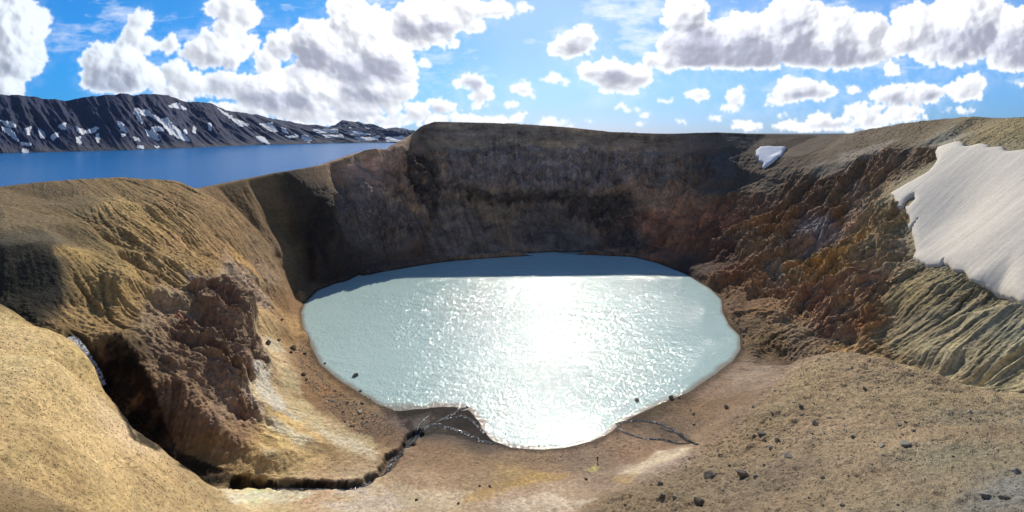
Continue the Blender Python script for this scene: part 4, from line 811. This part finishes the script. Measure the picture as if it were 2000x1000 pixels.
for n, ring, k, lo, hi, lb, gp in ((105, A_M, 'gdb', 3.5, 9, 'small stone among many scattered over the rough near right mound', 'small stones on the near mound'), (60, A_LB, 'dbg', 3, 7, 'small stone among many on the dark pebbly left shore', 'small stones on the left shore'),
   (25, A_RB2, 'db', 2.5, 4.5, 'small dark stone on the brown beach between the lake and the viewer', 'small stones on the near shore'), (22, A_RB, 'd', 4, 9, 'dark rock at the foot of the red cliff beside the lake', 'dark rocks at the right shore')):
    for px, py in scatter(ring, n):
        rock(px, py, lo+(hi-lo)*random.random()**2.2, random.choice(k), 'stone', lb, 'stone', gp)
# uncounted gravel
def gravel(name, spots, mat, label):
    bv, bf = [], []; t = (1+5**.5)/2
    ico = np.array([(-1,t,0),(1,t,0),(-1,-t,0),(1,-t,0),(0,-1,t),(0,1,t),(0,-1,-t),(0,1,-t),(t,0,-1),(t,0,1),(-t,0,-1),(-t,0,1)])/1.9
    fc = np.array([(0,11,5),(0,5,1),(0,1,7),(0,7,10),(0,10,11),(1,5,9),(5,11,4),(11,10,2),(10,7,6),(7,1,8),(3,9,4),(3,4,2),(3,2,6),(3,6,8),(3,8,9),(4,9,5),(2,4,11),(6,2,10),(8,6,7),(9,8,1)])
    for i, (px, py, wp) in enumerate(spots):
        p, n = pick(px, py)
        if p.z < LAKE-.3: continue
        s = wp*.5*p.y/F; v = ico*(1+rng.uniform(-.3, .3, (12, 3)))*s*np.array([1, 1, .7])+np.array(p)+np.array([0, 0, s*.15]); bf.append(fc+len(bv)*12); bv.append(v)
    me = bpy.data.meshes.new(name); me.from_pydata(np.concatenate(bv).tolist(), [], np.concatenate(bf).tolist()); me.materials.append(mat)
    o = bpy.data.objects.new(name, me); COL.objects.link(o); return tag(o, label, 'gravel', kind='stuff')
gravel('gravel', [(*p, random.uniform(1.2, 3.4)) for p in scatter(A_M, 2000)], RM['g'], 'loose gravel scattered over the near right mound')
gravel('shore_gravel', [(*p, random.uniform(.9, 2.6)) for p in scatter(A_LB, 1500)+scatter(A_SB, 500)+scatter(A_RB2, 500)], RM['d'], 'dark gravel strewn along the shore of the crater lake')
gravel('slope_gravel', [(*p, random.uniform(1.0, 2.4)) for p in scatter([(0,600),(200,720),(350,920),(430,1000),(0,1000)], 2600)+scatter([(120,470),(230,400),(420,400),(450,520),(300,600),(150,600)], 500)+scatter([(1650,265),(1800,238),(2000,224),(2000,290),(1850,275),(1650,310)], 500)], RM['b'], 'loose brown rubble on the left slopes and upper right rim')

# ---------------------------------------------------------------- the person on the beach
def skin(name, joints, bones, mat, parent, root=0):
    me = bpy.data.meshes.new(name); me.from_pydata([j[:3] for j in joints], bones, []); o = bpy.data.objects.new(name, me); COL.objects.link(o); o.parent = parent; me.materials.append(mat)
    md = o.modifiers.new('Skin', 'SKIN'); sk = me.skin_vertices[0].data if me.skin_vertices else None
    if sk is None:
        bpy.context.view_layer.objects.active = o; sk = me.skin_vertices[0].data
    for i, j in enumerate(joints): sk[i].radius = (j[3], j[3]*.8 if len(j) < 5 else j[4]); sk[i].use_root = i == root
    s = o.modifiers.new('Sub', 'SUBSURF'); s.levels = 2; s.render_levels = 2; return o
def flat(name, c, r_=.8):
    M = Mat(name); M.l(M.ramp(M.noise(12, 4), (.3, tuple(x*.85 for x in c)), (.7, c)), M.b.inputs['Base Color']); M.b.inputs['Roughness'].default_value = r_; return M.m
pp, _ = pick(1167, 903); man = bpy.data.objects.new('person', None); COL.objects.link(man); man.location = pp; man.rotation_euler = (0, 0, .5)
tag(man, 'standing person in dark clothes and a white cap on the beach below the lake', 'person')
sk_ = flat('skin', (.55, .33, .24)); cl = flat('dark_cloth', (.05, .042, .04)); tr = flat('trousers', (.06, .045, .035)); wh = flat('white_cap', (.85, .84, .8))
J = [(0,0,.93,.11),(0,0,1.15,.115),(0,0,1.38,.12),(0,0,1.50,.05),(0,-.01,1.60,.085),(0,-.01,1.70,.075),(-.09,0,.88,.085),(-.10,.01,.48,.055),(-.10,.02,.08,.038),(-.11,-.12,.03,.03),(.09,0,.88,.085),(.10,-.02,.48,.055),(.10,.0,.08,.038),(.11,-.13,.03,.03),
 (-.19,0,1.40,.055),(-.23,0,1.12,.042),(-.22,-.06,.88,.03),(.19,0,1.40,.055),(.23,0,1.12,.042),(.22,-.06,.88,.03)]
HB = [(0,1),(1,2),(2,3),(3,4),(4,5),(0,6),(6,7),(7,8),(8,9),(0,10),(10,11),(11,12),(12,13),(2,14),(14,15),(15,16),(2,17),(17,18),(18,19)]
for s in (-1, 1):
    b0 = 16 if s < 0 else 19
    for k, (dx, l) in enumerate(((-.024, .075), (-.008, .085), (.008, .08), (.022, .065))): J.append((s*.22+dx*.3, -.065+dx, .83, .011)); J.append((s*.215+dx*.3, -.075+dx, .83-l, .008)); HB += [(b0, len(J)-2), (len(J)-2, len(J)-1)]
    J.append((s*.20, -.10, .84, .011)); J.append((s*.185, -.12, .80, .009)); HB += [(b0, len(J)-2), (len(J)-2, len(J)-1)]
body = skin('body', J, HB, sk_, man)
skin('jacket', [(0,0,.86,.15),(0,0,1.1,.145),(0,0,1.38,.15),(0,0,1.46,.08),(-.20,0,1.40,.075),(-.24,0,1.12,.062),(-.23,-.05,.93,.048),(.20,0,1.40,.075),(.24,0,1.12,.062),(.23,-.05,.93,.048)], [(0,1),(1,2),(2,3),(2,4),(4,5),(5,6),(2,7),(7,8),(8,9)], cl, man)
skin('trousers', [(0,0,.92,.135),(-.09,0,.84,.10),(-.10,.01,.48,.075),(-.10,.02,.10,.06),(.09,0,.84,.10),(.10,-.02,.48,.075),(.10,0,.10,.06)], [(0,1),(1,2),(2,3),(0,4),(4,5),(5,6)], tr, man)
skin('cap', [(0,.01,1.70,.105),(0,.0,1.77,.085),(0,-.10,1.69,.05)], [(0,1),(0,2)], wh, man)

# ---------------------------------------------------------------- air
def haze():
    me = bpy.data.meshes.new('haze'); x0, x1, y0, y1, z0, z1 = -11000, 4000, -400, 13000, -124, 620
    v = [(x, y, z) for x in (x0, x1) for y in (y0, y1) for z in (z0, z1)]; me.from_pydata(v, [], [(0,1,3,2),(4,6,7,5),(0,4,5,1),(2,3,7,6),(0,2,6,4),(1,5,7,3)])
    m = bpy.data.materials.new('air'); m.use_nodes = True; t = m.node_tree; t.nodes.clear(); o_ = t.nodes.new('ShaderNodeOutputMaterial'); p = t.nodes.new('ShaderNodeVolumePrincipled')
    p.inputs['Color'].default_value = (.42, .62, 1, 1); p.inputs['Density'].default_value = 9e-6; p.inputs['Anisotropy'].default_value = .2; t.links.new(p.outputs[0], o_.inputs[1]); me.materials.append(m)
    o = bpy.data.objects.new('haze', me); COL.objects.link(o); tag(o, kind='stuff')
if HAZE: haze()
